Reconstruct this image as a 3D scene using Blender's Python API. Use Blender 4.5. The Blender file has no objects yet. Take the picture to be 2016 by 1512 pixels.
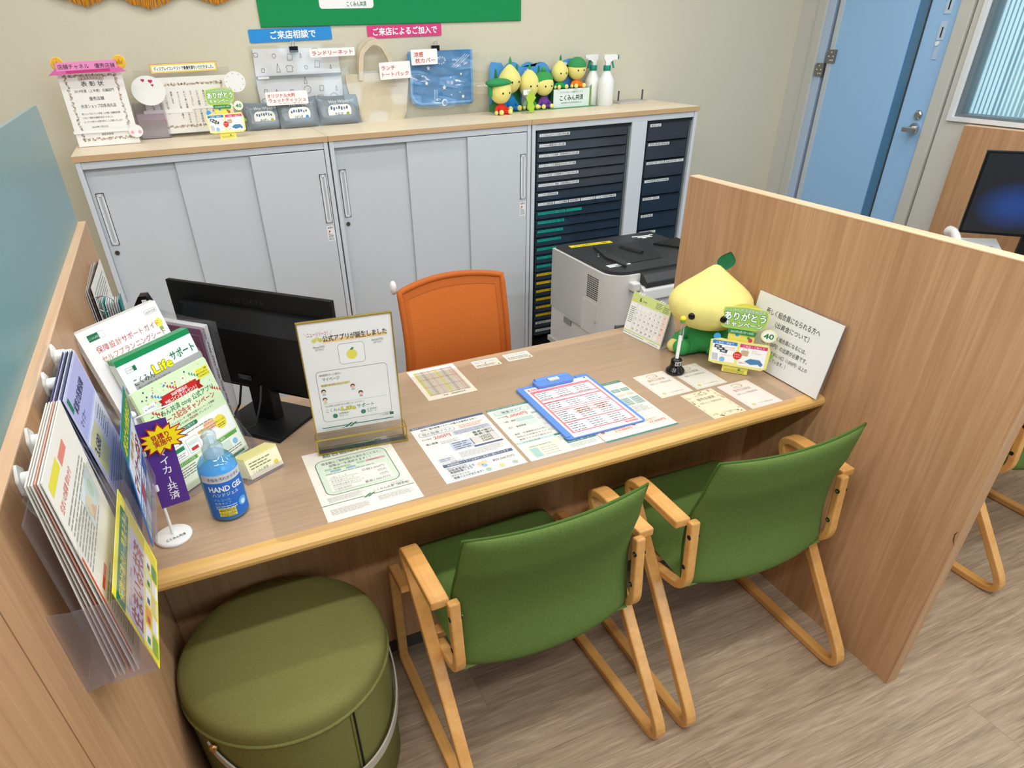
import bpy, bmesh, math, random
from mathutils import Matrix, Vector, Euler
PI = math.pi
R = math.radians
SC = bpy.context.scene
COL = SC.collection
random.seed(7)

# ---------------------------------------------------------------- camera
cd = bpy.data.cameras.new('camera')
cam = bpy.data.objects.new('camera', cd); COL.objects.link(cam)
cd.sensor_fit = 'HORIZONTAL'; cd.sensor_width = 36.0
cd.lens = 1294.25 * 36.0 / 2016.0
cd.shift_x = 56.55 / 2016.0; cd.shift_y = 157.2 / 2016.0
cd.clip_start = 0.02; cd.clip_end = 60
cam.location = (0.3258, -2.8714, 1.6046)
_rx, _ry, _rz = 0.9829, 0.0239, -0.4110
cam.rotation_euler = (_rx, _ry, _rz)
SC.camera = cam

# ---------------------------------------------------------------- world, lamps, exposure
w = bpy.data.worlds.new('world'); SC.world = w; w.use_nodes = True
w.node_tree.nodes['Background'].inputs[0].default_value = (0.86, 0.93, 1.0, 1)
w.node_tree.nodes['Background'].inputs[1].default_value = 0.13
SC.view_settings.view_transform = 'Standard'
SC.view_settings.look = 'None'
SC.view_settings.exposure = -0.12
SC.view_settings.gamma = 1.0
SC.view_settings.use_curve_mapping = False
def lamp(name, loc, sx, sy, power, col=(0.99, 0.995, 1.0), rot=(0, 0, 0)):
    l = bpy.data.lights.new(name, 'AREA'); l.shape = 'RECTANGLE'; l.size = sx; l.size_y = sy
    l.energy = power; l.color = col
    o = bpy.data.objects.new(name, l); COL.objects.link(o); o.location = loc; o.rotation_euler = rot
    return o
# rows of slim ceiling lamps running along the counter
for (x, y, p) in ((0.2, -3.3, 17), (1.7, -3.3, 17), (3.2, -3.3, 14),
                  (0.2, -2.35, 17), (1.7, -2.35, 17), (3.2, -2.35, 14),
                  (0.2, -1.1, 7.2), (1.7, -1.1, 7.2), (3.0, -1.1, 9), (-1.3, -2.35, 16), (-1.3, -1.1, 6), (-1.3, -3.3, 16),
                  (0.4, -0.35, 8), (1.9, -0.35, 8)):
    lamp('ceiling_lamp', (x, y, 2.68), 1.2, 0.10, p)
lamp('cool_fill', (2.6, -5.2, 1.9), 2.4, 1.6, 38, (0.55, 0.78, 1.0), (R(78), 0, R(-14)))  # unseen bluish fill lamp added behind the camera

# ---------------------------------------------------------------- materials
def lin(h):
    h = h.lstrip('#')
    if len(h) == 3: h = ''.join(c * 2 for c in h)
    out = []
    for i in (0, 2, 4):
        v = int(h[i:i + 2], 16) / 255
        out.append(v / 12.92 if v <= 0.04045 else ((v + 0.055) / 1.055) ** 2.4)
    return tuple(out) + (1,)
MC = {}
def M(hexc, rough=0.55, metal=0.0, spec=0.35, bump=0.0, bscale=300, var=0.0, vscale=6, name=None):
    key = (hexc, rough, metal, spec, bump, bscale, var, vscale)
    if key in MC: return MC[key]
    m = bpy.data.materials.new(name or ('mat_' + hexc.lstrip('#'))); m.use_nodes = True
    nt = m.node_tree; b = nt.nodes['Principled BSDF']
    b.inputs['Base Color'].default_value = lin(hexc)
    b.inputs['Roughness'].default_value = rough
    b.inputs['Metallic'].default_value = metal
    b.inputs['Specular IOR Level'].default_value = spec
    if bump or var:
        tc = nt.nodes.new('ShaderNodeTexCoord')
        if bump:
            n = nt.nodes.new('ShaderNodeTexNoise'); n.inputs['Scale'].default_value = bscale; n.inputs['Detail'].default_value = 2
            nt.links.new(tc.outputs['Object'], n.inputs['Vector'])
            bp = nt.nodes.new('ShaderNodeBump'); bp.inputs['Strength'].default_value = bump; bp.inputs['Distance'].default_value = 0.002
            nt.links.new(n.outputs['Fac'], bp.inputs['Height']); nt.links.new(bp.outputs['Normal'], b.inputs['Normal'])
        if var:
            n2 = nt.nodes.new('ShaderNodeTexNoise'); n2.inputs['Scale'].default_value = vscale; n2.inputs['Detail'].default_value = 3
            nt.links.new(tc.outputs['Object'], n2.inputs['Vector'])
            mr = nt.nodes.new('ShaderNodeMapRange'); mr.inputs['From Min'].default_value = 0.3; mr.inputs['From Max'].default_value = 0.7
            mr.inputs['To Min'].default_value = 1 - var; mr.inputs['To Max'].default_value = 1 + var
            nt.links.new(n2.outputs['Fac'], mr.inputs['Value'])
            mx = nt.nodes.new('ShaderNodeVectorMath'); mx.operation = 'SCALE'; mx.inputs[0].default_value = lin(hexc)[:3]
            nt.links.new(mr.outputs[0], mx.inputs['Scale']); nt.links.new(mx.outputs[0], b.inputs['Base Color'])
    MC[key] = m
    return m
def wood(name, c0, c1, c2, axis='Z', rough=0.42, fine=60, coarse=7, stretch=26, spec=0.35):
    """laminate with long grain lines along one object axis"""
    m = bpy.data.materials.new(name); m.use_nodes = True
    nt = m.node_tree; b = nt.nodes['Principled BSDF']
    b.inputs['Roughness'].default_value = rough; b.inputs['Specular IOR Level'].default_value = spec
    tc = nt.nodes.new('ShaderNodeTexCoord')
    def noise(sc, detail, dist, seed):
        mp = nt.nodes.new('ShaderNodeMapping')
        s = [sc, sc, sc]; s['XYZ'.index(axis)] = sc / stretch
        mp.inputs['Scale'].default_value = s; mp.inputs['Location'].default_value = (seed, seed * 1.7, seed * .6)
        n = nt.nodes.new('ShaderNodeTexNoise'); n.inputs['Scale'].default_value = 1
        n.inputs['Detail'].default_value = detail; n.inputs['Distortion'].default_value = dist
        nt.links.new(tc.outputs['Object'], mp.inputs['Vector']); nt.links.new(mp.outputs[0], n.inputs['Vector'])
        return n.outputs['Fac']
    f = noise(fine, 3, 0.3, 2.3); g = noise(coarse, 2, 0.6, 7.1); k = noise(fine * 3, 1, 0, 11.0)
    r1 = nt.nodes.new('ShaderNodeValToRGB')
    r1.color_ramp.elements[0].position = 0.33; r1.color_ramp.elements[0].color = lin(c0)
    r1.color_ramp.elements[1].position = 0.68; r1.color_ramp.elements[1].color = lin(c2)
    e = r1.color_ramp.elements.new(0.5); e.color = lin(c1)
    def math(op, a, bb):
        q = nt.nodes.new('ShaderNodeMath'); q.operation = op
        for i, v in enumerate((a, bb)):
            if isinstance(v, (int, float)): q.inputs[i].default_value = v
            else: nt.links.new(v, q.inputs[i])
        return q.outputs[0]
    s = math('ADD', math('MULTIPLY', f, 0.45), math('ADD', math('MULTIPLY', g, 0.35), math('MULTIPLY', k, 0.2)))
    nt.links.new(s, r1.inputs[0]); nt.links.new(r1.outputs[0], b.inputs['Base Color'])
    bp = nt.nodes.new('ShaderNodeBump'); bp.inputs['Strength'].default_value = 0.08; bp.inputs['Distance'].default_value = 0.001
    nt.links.new(k, bp.inputs['Height']); nt.links.new(bp.outputs[0], b.inputs['Normal'])
    return m
def clear(name, tint='#ffffff', refl=0.10, rough=0.05, body='#ffffff', milk=0.0):
    """thin clear plastic or glass: see-through with a glossy skin and, if milky, a diffuse body"""
    m = bpy.data.materials.new(name); m.use_nodes = True
    nt = m.node_tree; nt.nodes.remove(nt.nodes['Principled BSDF']); out = nt.nodes['Material Output']
    t = nt.nodes.new('ShaderNodeBsdfTransparent'); t.inputs[0].default_value = lin(tint)
    g = nt.nodes.new('ShaderNodeBsdfGlossy'); g.inputs['Roughness'].default_value = rough
    fr = nt.nodes.new('ShaderNodeFresnel'); fr.inputs[0].default_value = 1.45
    ad = nt.nodes.new('ShaderNodeMath'); ad.operation = 'MULTIPLY_ADD'; ad.inputs[1].default_value = 0.8; ad.inputs[2].default_value = refl * 0.3
    nt.links.new(fr.outputs[0], ad.inputs[0])
    geo = nt.nodes.new('ShaderNodeNewGeometry'); fb = nt.nodes.new('ShaderNodeMath'); fb.operation = 'SUBTRACT'; fb.inputs[0].default_value = 1.0
    nt.links.new(geo.outputs['Backfacing'], fb.inputs[1]); fm = nt.nodes.new('ShaderNodeMath'); fm.operation = 'MULTIPLY'
    nt.links.new(ad.outputs[0], fm.inputs[0]); nt.links.new(fb.outputs[0], fm.inputs[1])
    base = t.outputs[0]
    if milk > 0:
        d = nt.nodes.new('ShaderNodeBsdfDiffuse'); d.inputs[0].default_value = lin(body)
        mm = nt.nodes.new('ShaderNodeMixShader'); mm.inputs[0].default_value = milk
        nt.links.new(t.outputs[0], mm.inputs[1]); nt.links.new(d.outputs[0], mm.inputs[2]); base = mm.outputs[0]
    mx = nt.nodes.new('ShaderNodeMixShader')
    nt.links.new(fm.outputs[0], mx.inputs[0]); nt.links.new(base, mx.inputs[1]); nt.links.new(g.outputs[0], mx.inputs[2])
    nt.links.new(mx.outputs[0], out.inputs['Surface'])
    return m
CLEAR = clear('clear_acrylic', '#fdfdfd', 0.06)
CLEARV = clear('clear_plastic', '#f6f4f8', 0.16, 0.08, '#ffffff', 0.05)
FILM = clear('clear_film', '#fbfbf9', 0.20, 0.12, '#ffffff', 0.03)
MATV = clear('clear_vinyl', '#faf8f5', 0.02, 0.22, '#ffffff', 0.03)
SMOKE = clear('smoked_plastic', '#93a7b6', 0.25, 0.15, '#38536a', 0.42)
GLASS = clear('frosted_glass', '#7fb0b4', 0.04, 0.35, '#79a5aa', 0.86)
BLUEBOT = clear('blue_gel', '#a9dcf3', 0.14, 0.05, '#8fd0f0', 0.22)

# ---------------------------------------------------------------- mesh builder
class MB:
    def __init__(s): s.v = []; s.f = []; s.m = []; s.s = []; s.mats = []; s.T = None
    def mi(s, mat):
        if mat not in s.mats: s.mats.append(mat)
        return s.mats.index(mat)
    def add(s, vs, fs, mat, smooth=False):
        o = len(s.v)
        if s.T is not None: vs = [tuple(s.T @ Vector(p)) for p in vs]
        s.v += [tuple(p) for p in vs]; k = s.mi(mat)
        for f in fs: s.f.append([i + o for i in f]); s.m.append(k); s.s.append(smooth)
        return s
    def box(s, x0, x1, y0, y1, z0, z1, mat):
        vs = [(x0, y0, z0), (x1, y0, z0), (x1, y1, z0), (x0, y1, z0), (x0, y0, z1), (x1, y0, z1), (x1, y1, z1), (x0, y1, z1)]
        return s.add(vs, [(0, 3, 2, 1), (4, 5, 6, 7), (0, 1, 5, 4), (1, 2, 6, 5), (2, 3, 7, 6), (3, 0, 4, 7)], mat)
    def prism(s, poly, d, mat, smooth=False):
        """poly: ccw 3-D loop, d: extrusion vector"""
        n = len(poly); d = Vector(d); a = [Vector(p) for p in poly]; vs = a + [p + d for p in a]
        fs = [tuple(reversed(range(n))), tuple(range(n, 2 * n))]
        s.add(vs, fs, mat)
        return s.add(vs, [(i, (i + 1) % n, n + (i + 1) % n, n + i) for i in range(n)], mat, smooth)
    def lathe(s, prof, mat, n=32, c=(0, 0), smooth=True):
        vs = []; fs = []
        for (r, z) in prof:
            for i in range(n):
                a = 2 * PI * i / n; vs.append((c[0] + r * math.cos(a), c[1] + r * math.sin(a), z))
        for j in range(len(prof) - 1):
            for i in range(n):
                k = (i + 1) % n; fs.append((j * n + i, j * n + k, (j + 1) * n + k, (j + 1) * n + i))
        s.add(vs, fs, mat, smooth)
        s.add(vs[:n], [tuple(reversed(range(n)))], mat); return s.add(vs[-n:], [tuple(range(n))], mat)
    def tube(s, path, r, mat, n=10, closed=False):
        P = [Vector(p) for p in path]; vs = []; fs = []; m = len(P); prev = None
        for i in range(m):
            if closed: t = P[(i + 1) % m] - P[i - 1]
            else: t = P[min(i + 1, m - 1)] - P[max(i - 1, 0)]
            t.normalize()
            if prev is None:
                a = Vector((0, 0, 1)) if abs(t.z) < 0.9 else Vector((1, 0, 0)); u = t.cross(a).normalized()
            else: u = (prev - t * prev.dot(t)).normalized()
            prev = u; b = t.cross(u); rr = r[i] if isinstance(r, (list, tuple)) else r
            for k in range(n):
                q = 2 * PI * k / n; vs.append(P[i] + u * (rr * math.cos(q)) + b * (rr * math.sin(q)))
        for i in range(m if closed else m - 1):
            j = (i + 1) % m
            for k in range(n): fs.append((i * n + k, i * n + (k + 1) % n, j * n + (k + 1) % n, j * n + k))
        s.add(vs, fs, mat, True)
        if not closed: s.add(vs[:n], [tuple(reversed(range(n)))], mat); s.add(vs[-n:], [tuple(range(n))], mat)
        return s
    def cyl(s, p0, p1, r, mat, n=20): return s.tube([p0, p1], r, mat, n)
    def ball(s, c, rad, mat, nu=20, nv=12, f=None):
        rx, ry, rz = rad if isinstance(rad, (tuple, list)) else (rad,) * 3
        vs = []; fs = []
        for j in range(nv + 1):
            t = PI * j / nv
            for i in range(nu):
                a = 2 * PI * i / nu; p = Vector((math.sin(t) * math.cos(a), math.sin(t) * math.sin(a), -math.cos(t)))
                if f: p = f(p)
                vs.append((c[0] + rx * p[0], c[1] + ry * p[1], c[2] + rz * p[2]))
        for j in range(nv):
            for i in range(nu):
                k = (i + 1) % nu; fs.append((j * nu + i, j * nu + k, (j + 1) * nu + k, (j + 1) * nu + i))
        return s.add(vs, fs, mat, True)
    def grid(s, fn, nu, nv, mat, smooth=True, flip=False):
        vs = [fn(i / nu, j / nv) for j in range(nv + 1) for i in range(nu + 1)]; fs = []
        for j in range(nv):
            for i in range(nu):
                a = j * (nu + 1) + i; q = (a, a + 1, a + nu + 2, a + nu + 1); fs.append(q[::-1] if flip else q)
        return s.add(vs, fs, mat, smooth)
    def ribbon(s, path, width, thick, mat, x0=0.0):
        """bent strip: path of (y, z) points, width along x, thickness across the path"""
        n = len(path); vs = []; fs = []
        for i, (y, z) in enumerate(path):
            a = path[max(i - 1, 0)]; b = path[min(i + 1, n - 1)]
            t = Vector((b[0] - a[0], b[1] - a[1])).normalized(); nn = Vector((-t.y, t.x))
            w_ = width[i] if isinstance(width, (list, tuple)) else width; h = thick / 2
            for (sx, sn) in ((-1, -1), (1, -1), (1, 1), (-1, 1)):
                vs.append((x0 + sx * w_ / 2, y + nn.x * sn * h, z + nn.y * sn * h))
        for i in range(n - 1):
            for k in range(4): fs.append((4 * i + k, 4 * i + (k + 1) % 4, 4 * i + 4 + (k + 1) % 4, 4 * i + 4 + k))
        fs.append((3, 2, 1, 0)); fs.append(tuple(4 * (n - 1) + k for k in range(4)))
        return s.add(vs, fs, mat)
    def mesh(s, name):
        me = bpy.data.meshes.new(name); me.from_pydata(s.v, [], s.f)
        for m in s.mats: me.materials.append(m)
        me.polygons.foreach_set('material_index', s.m); me.polygons.foreach_set('use_smooth', s.s)
        me.update(); return me
def fillet(pts, rad, n=7):
    """round the corners of an open 2-D path"""
    out = [tuple(pts[0])]
    for i in range(1, len(pts) - 1):
        p = Vector(pts[i]); a = (Vector(pts[i - 1]) - p); b = (Vector(pts[i + 1]) - p)
        r = rad[i - 1] if isinstance(rad, (list, tuple)) else rad
        ang = a.angle(b); d = min(r / math.tan(ang / 2), a.length * 0.49, b.length * 0.49)
        a.normalize(); b.normalize(); p0 = p + a * d; p1 = p + b * d
        for k in range(n + 1):
            t = k / n; q = p0 * (1 - t) ** 2 + p * 2 * t * (1 - t) + p1 * t * t; out.append(tuple(q))
    out.append(tuple(pts[-1])); return out
def link(o, parent=None):
    COL.objects.link(o)
    if parent is not None: o.parent = parent
    return o
def part(name, mb, parent=None, bev=0.0, seg=2, sub=0, loc=None, rot=None, label=None):
    o = bpy.data.objects.new(name, mb.mesh(name)); link(o, parent)
    if loc is not None: o.location = loc
    if rot is not None: o.rotation_euler = rot if isinstance(rot, (tuple, list)) else (0, 0, rot)
    if bev:
        b = o.modifiers.new('bevel', 'BEVEL'); b.width = bev; b.segments = seg; b.limit_method = 'ANGLE'; b.angle_limit = R(38)
        b.harden_normals = False
    if sub:
        q = o.modifiers.new('sub', 'SUBSURF'); q.levels = sub; q.render_levels = sub
    if label: o['label'] = label
    return o
def tag(o, label, cat, group=None):
    o['label'] = label; o['category'] = cat
    if group: o['group'] = group
    return o
def thing(name, label, cat, loc=(0, 0, 0), rot=(0, 0, 0), group=None):
    o = bpy.data.objects.new(name, None); COL.objects.link(o); o.empty_display_size = 0.05
    o.location = loc; o.rotation_euler = rot if isinstance(rot, (tuple, list, Euler)) else (0, 0, rot)
    return tag(o, label, cat, group)
def solo(name, mb, label, cat, loc=(0, 0, 0), rot=(0, 0, 0), group=None, **kw):
    o = part(name, mb, None, loc=loc, rot=rot, **kw); return tag(o, label, cat, group)
def struct(name, mb, **kw):
    o = part(name, mb, None, **kw); o['kind'] = 'structure'; return o
def dup(o, loc=None, rot=None, label=None, parent=None):
    c = o.copy(); COL.objects.link(c)
    if parent is not None: c.parent = parent
    if loc is not None: c.location = loc
    if rot is not None: c.rotation_euler = rot
    if label: c['label'] = label
    for ch in list(o.children): dup(ch, parent=c)
    return c

# ---------------------------------------------------------------- lettering and printed sheets
_tc = bpy.data.curves.new('lettering', 'FONT'); _tc.resolution_u = 2
_to = bpy.data.objects.new('lettering', _tc)
TC = {}
def glyphs(s, bold):
    k = (s, bold)
    if k in TC: return TC[k]
    _tc.body = s
    me = _to.to_mesh()
    vs = [tuple(v.co) for v in me.vertices]; fs = [tuple(p.vertices) for p in me.polygons]
    _to.to_mesh_clear()
    if vs:
        x0 = min(v[0] for v in vs); x1 = max(v[0] for v in vs); y0 = min(v[1] for v in vs); y1 = max(v[1] for v in vs)
    else: x0 = x1 = y0 = y1 = 0
    TC[k] = (vs, fs, x0, x1, y0, y1); return TC[k]
class Sheet(MB):
    """flat printed piece: x right, y up, z towards the reader; origin at its lower left corner"""
    LZ = 0.00016
    def __init__(s, w, h, t=0.0005, c='#f4f4f0', mat=None, back=None, rad=0.0, base=True):
        MB.__init__(s); s.w = w; s.h = h; s.t = t
        if base:
            m = mat or M(c, 0.6, spec=0.25)
            s.rrect3(0, 0, w, h, rad, m, t)
    def rrect3(s, x, y, w, h, rad, m, t):
        s.prism([(p[0], p[1], 0) for p in s.rr(x, y, w, h, rad)], (0, 0, t), m)
    @staticmethod
    def rr(x, y, w, h, rad, n=5):
        if rad <= 0: return [(x, y), (x + w, y), (x + w, y + h), (x, y + h)]
        o = []
        for cx, cy, a0 in ((x + w - rad, y + rad, -90), (x + w - rad, y + h - rad, 0), (x + rad, y + h - rad, 90), (x + rad, y + rad, 180)):
            for k in range(n + 1):
                a = R(a0 + 90 * k / n); o.append((cx + rad * math.cos(a), cy + rad * math.sin(a)))
        return o
    def poly(s, pts, c, lv=1):
        z = s.t + s.LZ * lv
        return s.add([(p[0], p[1], z) for p in pts], [tuple(range(len(pts)))], M(c, 0.6, spec=0.25))
    def rect(s, x, y, w, h, c, lv=1, rad=0): return s.poly(s.rr(x, y, w, h, rad), c, lv)
    def frame(s, x, y, w, h, th, c, lv=1, rad=0, fill='#ffffff'):
        s.rect(x, y, w, h, c, lv, rad); return s.rect(x + th, y + th, w - 2 * th, h - 2 * th, fill, lv + 1, max(rad - th, 0))
    def circ(s, x, y, r, c, lv=1, n=24, ry=None):
        return s.poly([(x + r * math.cos(2 * PI * i / n), y + (ry or r) * math.sin(2 * PI * i / n)) for i in range(n)], c, lv)
    def text(s, t, x, y, h, c='#222222', w=None, al='l', lv=3, bold=0.0, rot=0.0, ol=None, olw=0.05, shear=0.0):
        """h: cap height of the line; (x, y) lower left, lower middle or lower right; w: exact width if given"""
        vs, fs, x0, x1, y0, y1 = glyphs(t, 0.0)
        if not vs: return s
        sy = h / 0.86; sx = sy if w is None else w / max(x1 - x0, 1e-6)
        ww = (x1 - x0) * sx; ox = {'l': 0, 'c': -ww / 2, 'r': -ww}[al]; ca, sa = math.cos(rot), math.sin(rot)
        def put(dx, dy, col, zz):
            out = []
            for v in vs:
                a = (v[0] - x0) * sx + ox + dx; b = v[1] * sy + dy; a += b * shear
                out.append((x + a * ca - b * sa, y + a * sa + b * ca, zz))
            s.add(out, fs, M(col, 0.6, spec=0.25))
        z = s.t + s.LZ * lv
        if ol:
            r = (bold + olw) * h
            for k in range(8): put(r * math.cos(k * PI / 4), r * math.sin(k * PI / 4), ol, z + k * 2e-6)
            z += s.LZ
        if bold > 0:
            r = bold * h * 0.8
            for k in range(4): put(r * math.cos(k * PI / 2 + .4), r * math.sin(k * PI / 2 + .4), c, z + k * 2e-6)
        else: put(0, 0, c, z)
        return s
    def vtext(s, t, x, y, pitch, h, c='#222222', lv=3, bold=0.0):
        for i, ch in enumerate(t):
            if ch == 'ー': s.text('|', x, y - i * pitch, h * .8, c, w=h * .1, al='c', lv=lv, bold=bold)
            else: s.text(ch, x, y - i * pitch, h, c, al='c', lv=lv, bold=bold)
        return s
    def lines(s, x, y, w, n, pitch, c='#8a8a8a', th=None, lv=1, var=0.25, seed=1):
        """rows of print too small to read"""
        rr = random.Random(seed + n); th = th or pitch * 0.4
        for i in range(n):
            xx = x; end = x + w * (1 - var * rr.random() ** 2)
            while xx < end:
                l = pitch * (0.9 + 2.2 * rr.random()); l = min(l, end - xx)
                s.rect(xx, y - i * pitch, l, th, c, lv); xx += l + pitch * 0.3
        return s
def stand(yaw=0.0, tilt=0.0): return (PI / 2 - tilt, 0, yaw)

# shared surfaces
WOOD_P = wood('oak_laminate_upright', '#b0865f', '#bf946c', '#cfa780', 'Z', 0.45, 70, 9, 30)
WOOD_PD = wood('oak_laminate_left', '#b08560', '#bf946c', '#cda57d', 'Z', 0.45, 70, 9, 30)
WOOD_E = wood('oak_edge_along', '#d3a680', '#e0b590', '#ecc7a5', 'Y', 0.4, 60, 9, 30)
WOOD_T = wood('counter_laminate', '#ab8e70', '#b6997c', '#c0a58a', 'X', 0.33, 75, 8, 24)
WOOD_N = wood('counter_nosing', '#c99c58', '#d4a964', '#deb672', 'X', 0.3, 50, 8, 22)
WOOD_M = wood('counter_front_laminate', '#a97d55', '#b58a60', '#c0966c', 'Z', 0.5, 70, 9, 30)
WOOD_B = wood('pale_board_laminate', '#e0cfb0', '#e9d9bd', '#f0e3cb', 'X', 0.4, 50, 6, 24)
WOOD_BE = wood('pale_board_edge', '#b89468', '#c4a278', '#cfae86', 'X', 0.45, 40, 6, 24)
WOOD_C = wood('beech_bentwood', '#c98f4a', '#d59d58', '#dfaa66', 'Y', 0.3, 40, 8, 14, 0.5)
STEEL = M('#cfd4d9', 0.42, spec=0.4); STEEL2 = M('#c9ced2', 0.45, spec=0.4)
BLACK = M('#070707', 0.45, spec=.3); DARK = M('#17181a', 0.5); WHITE = M('#f1f1ee', 0.45); WHITEP = M('#e9e9e6', 0.3)
CHROME = M('#c9c9c9', 0.18, 1.0)
# ---------------------------------------------------------------- room shell
def floor_mat():
    m = bpy.data.materials.new('plank_floor'); m.use_nodes = True; nt = m.node_tree; b = nt.nodes['Principled BSDF']
    b.inputs['Roughness'].default_value = 0.36; b.inputs['Specular IOR Level'].default_value = 0.4
    tc = nt.nodes.new('ShaderNodeTexCoord'); L = nt.links.new
    br = nt.nodes.new('ShaderNodeTexBrick'); br.offset = 0.37; br.inputs['Scale'].default_value = 1
    br.inputs['Brick Width'].default_value = 1.22; br.inputs['Row Height'].default_value = 0.18
    br.inputs['Mortar Size'].default_value = 0.0007; br.inputs['Bias'].default_value = 0
    br.inputs['Color1'].default_value = (0.35, 0.35, 0.35, 1); br.inputs['Color2'].default_value = (0.62, 0.62, 0.62, 1); br.inputs['Mortar'].default_value = (0.2, 0.2, 0.2, 1)
    L(tc.outputs['Object'], br.inputs['Vector'])
    def nz(sx, sy, det, dist, off):
        mp = nt.nodes.new('ShaderNodeMapping'); mp.inputs['Scale'].default_value = (sx, sy, 1); mp.inputs['Location'].default_value = (off, off, 0)
        ad = nt.nodes.new('ShaderNodeVectorMath'); ad.operation = 'MULTIPLY_ADD'; ad.inputs[1].default_value = (5, 5, 0)
        L(br.outputs['Color'], ad.inputs[0]); L(tc.outputs['Object'], ad.inputs[2])
        n = nt.nodes.new('ShaderNodeTexNoise'); n.inputs['Scale'].default_value = 1; n.inputs['Detail'].default_value = det; n.inputs['Distortion'].default_value = dist
        L(ad.outputs[0], mp.inputs['Vector']); L(mp.outputs[0], n.inputs['Vector']); return n.outputs['Fac']
    a = nz(3.4, 48, 5, 1.6, 0); c = nz(14, 420, 3, 0.3, 3); d = nz(1.2, 4, 2, 0.5, 9)
    def mth(op, x, y):
        q = nt.nodes.new('ShaderNodeMath'); q.operation = op
        for i, v in enumerate((x, y)):
            if isinstance(v, (int, float)): q.inputs[i].default_value = v
            else: L(v, q.inputs[i])
        return q.outputs[0]
    s = mth('ADD', mth('ADD', mth('MULTIPLY', a, 0.42), mth('MULTIPLY', c, 0.34)), mth('ADD', mth('MULTIPLY', d, 0.16), mth('MULTIPLY', br.outputs['Color'], 0.14)))
    r = nt.nodes.new('ShaderNodeValToRGB'); e = r.color_ramp.elements
    e[0].position = 0.36; e[0].color = lin('#77634f'); e[1].position = 0.68; e[1].color = lin('#b9a488'); e.new(0.46).color = lin('#8f7a64'); e.new(0.56).color = lin('#a28c74')
    L(s, r.inputs[0])
    mo = nt.nodes.new('ShaderNodeMix'); mo.data_type = 'RGBA'; mo.inputs['B'].default_value = lin('#5b4a3d')
    L(mth('MULTIPLY', br.outputs['Fac'], 0.55), mo.inputs['Factor']); L(r.outputs[0], mo.inputs['A']); L(mo.outputs['Result'], b.inputs['Base Color'])
    bp = nt.nodes.new('ShaderNodeBump'); bp.inputs['Strength'].default_value = 0.12; bp.inputs['Distance'].default_value = 0.001
    L(c, bp.inputs['Height']); L(bp.outputs[0], b.inputs['Normal'])
    return m
WALLP = M('#d2ccb6', 0.8, bump=0.35, bscale=260); PANEL = M('#cfcec8', 0.6, bump=0.15, bscale=300)
struct('floor', MB().box(-2.5, 3.75, -6.0, 0.52, -0.06, 0.0, floor_mat()))
struct('wall_back', MB().box(-2.5, 3.75, 0.42, 0.52, 0.0, 2.75, WALLP))
struct('ceiling', MB().box(-2.5, 3.75, -6.0, 0.52, 2.75, 2.82, M('#f0efea', 0.8)))
struct('wall_left', MB().box(-2.6, -2.5, -6.0, 0.52, 0.0, 2.75, WALLP))
XW = 3.65
mb = MB(); mb.box(XW, 3.75, 0.303, 0.42, 0, 2.75, PANEL); mb.box(XW, 3.75, -0.60, -0.562, 0, 2.75, PANEL)
mb.box(XW, 3.75, -2.6, -0.60, 0, 1.195, PANEL); mb.box(XW, 3.75, -2.6, -0.60, 2.2, 2.75, PANEL); mb.box(XW, 3.75, -6.0, -2.6, 0, 2.75, PANEL)
mb.box(XW, 3.75, -0.562, 0.303, 2.14, 2.75, PANEL)
struct('wall_right', mb)
mb = MB(); g = M('#c7c7c1', 0.5)
mb.box(XW - 0.012, 3.75, 0.243, 0.298, 0, 2.14, g); mb.box(XW - 0.012, 3.75, -0.553, -0.492, 0, 2.14, g); mb.box(XW - 0.012, 3.75, -0.553, 0.298, 2.10, 2.14, g)
mb.box(XW + 0.02, 3.75, 0.298, 0.303, 0, 2.14, DARK); mb.box(XW + 0.02, 3.75, -0.562, -0.553, 0, 2.14, M('#6d6a66'))
mb.box(XW + 0.004, 3.75, 0.197, 0.243, 0, 2.10, M('#b4c9e2', 0.4))
struct('trim_1', mb, bev=0.002)
DB = M('#9cc8f4', 0.3, spec=0.5)
mb = MB(); mb.box(XW + 0.004, XW + 0.05, -0.278, 0.150, 0.005, 2.095, DB); mb.box(XW + 0.004, XW + 0.05, -0.488, -0.342, 0.005, 2.095, DB)
mb.box(XW + 0.002, XW + 0.05, 0.141, 0.171, 0.005, 2.095, M('#c3ccd4', 0.4)); mb.box(XW + 0.035, XW + 0.05, -0.342, -0.278, 0.005, 2.095, DB)
mb.box(XW + 0.045, 3.75, 0.171, 0.197, 0.0, 2.10, M('#22302f', 0.4)); mb.box(XW + 0.0, XW + 0.02, -0.344, -0.337, 0.005, 2.095, M('#3a3b3a', 0.4))
dr = struct('door_1', mb, bev=0.0015)
part('door_glass', MB().box(XW + 0.012, XW + 0.018, -0.337, -0.278, 0.005, 2.095, M('#4d7fa6', 0.12, spec=0.6)), dr)
mb = MB(); mb.cyl((XW + 0.004, -0.446, 1.143), (XW - 0.012, -0.446, 1.143), 0.022, CHROME); mb.cyl((XW, -0.446, 1.143), (XW - 0.045, -0.446, 1.143), 0.009, CHROME)
mb.box(XW - 0.056, XW - 0.04, -0.492, -0.418, 1.128, 1.150, CHROME)
part('door_handle', mb, dr, bev=0.003)
part('lock_cylinder', MB().lathe([(0.021, 0), (0.021, 0.008), (0.015, 0.014), (0.012, 0.014)], CHROME), dr, loc=(XW + 0.004, -0.444, 1.198), rot=(0, -PI / 2, 0))
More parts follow.
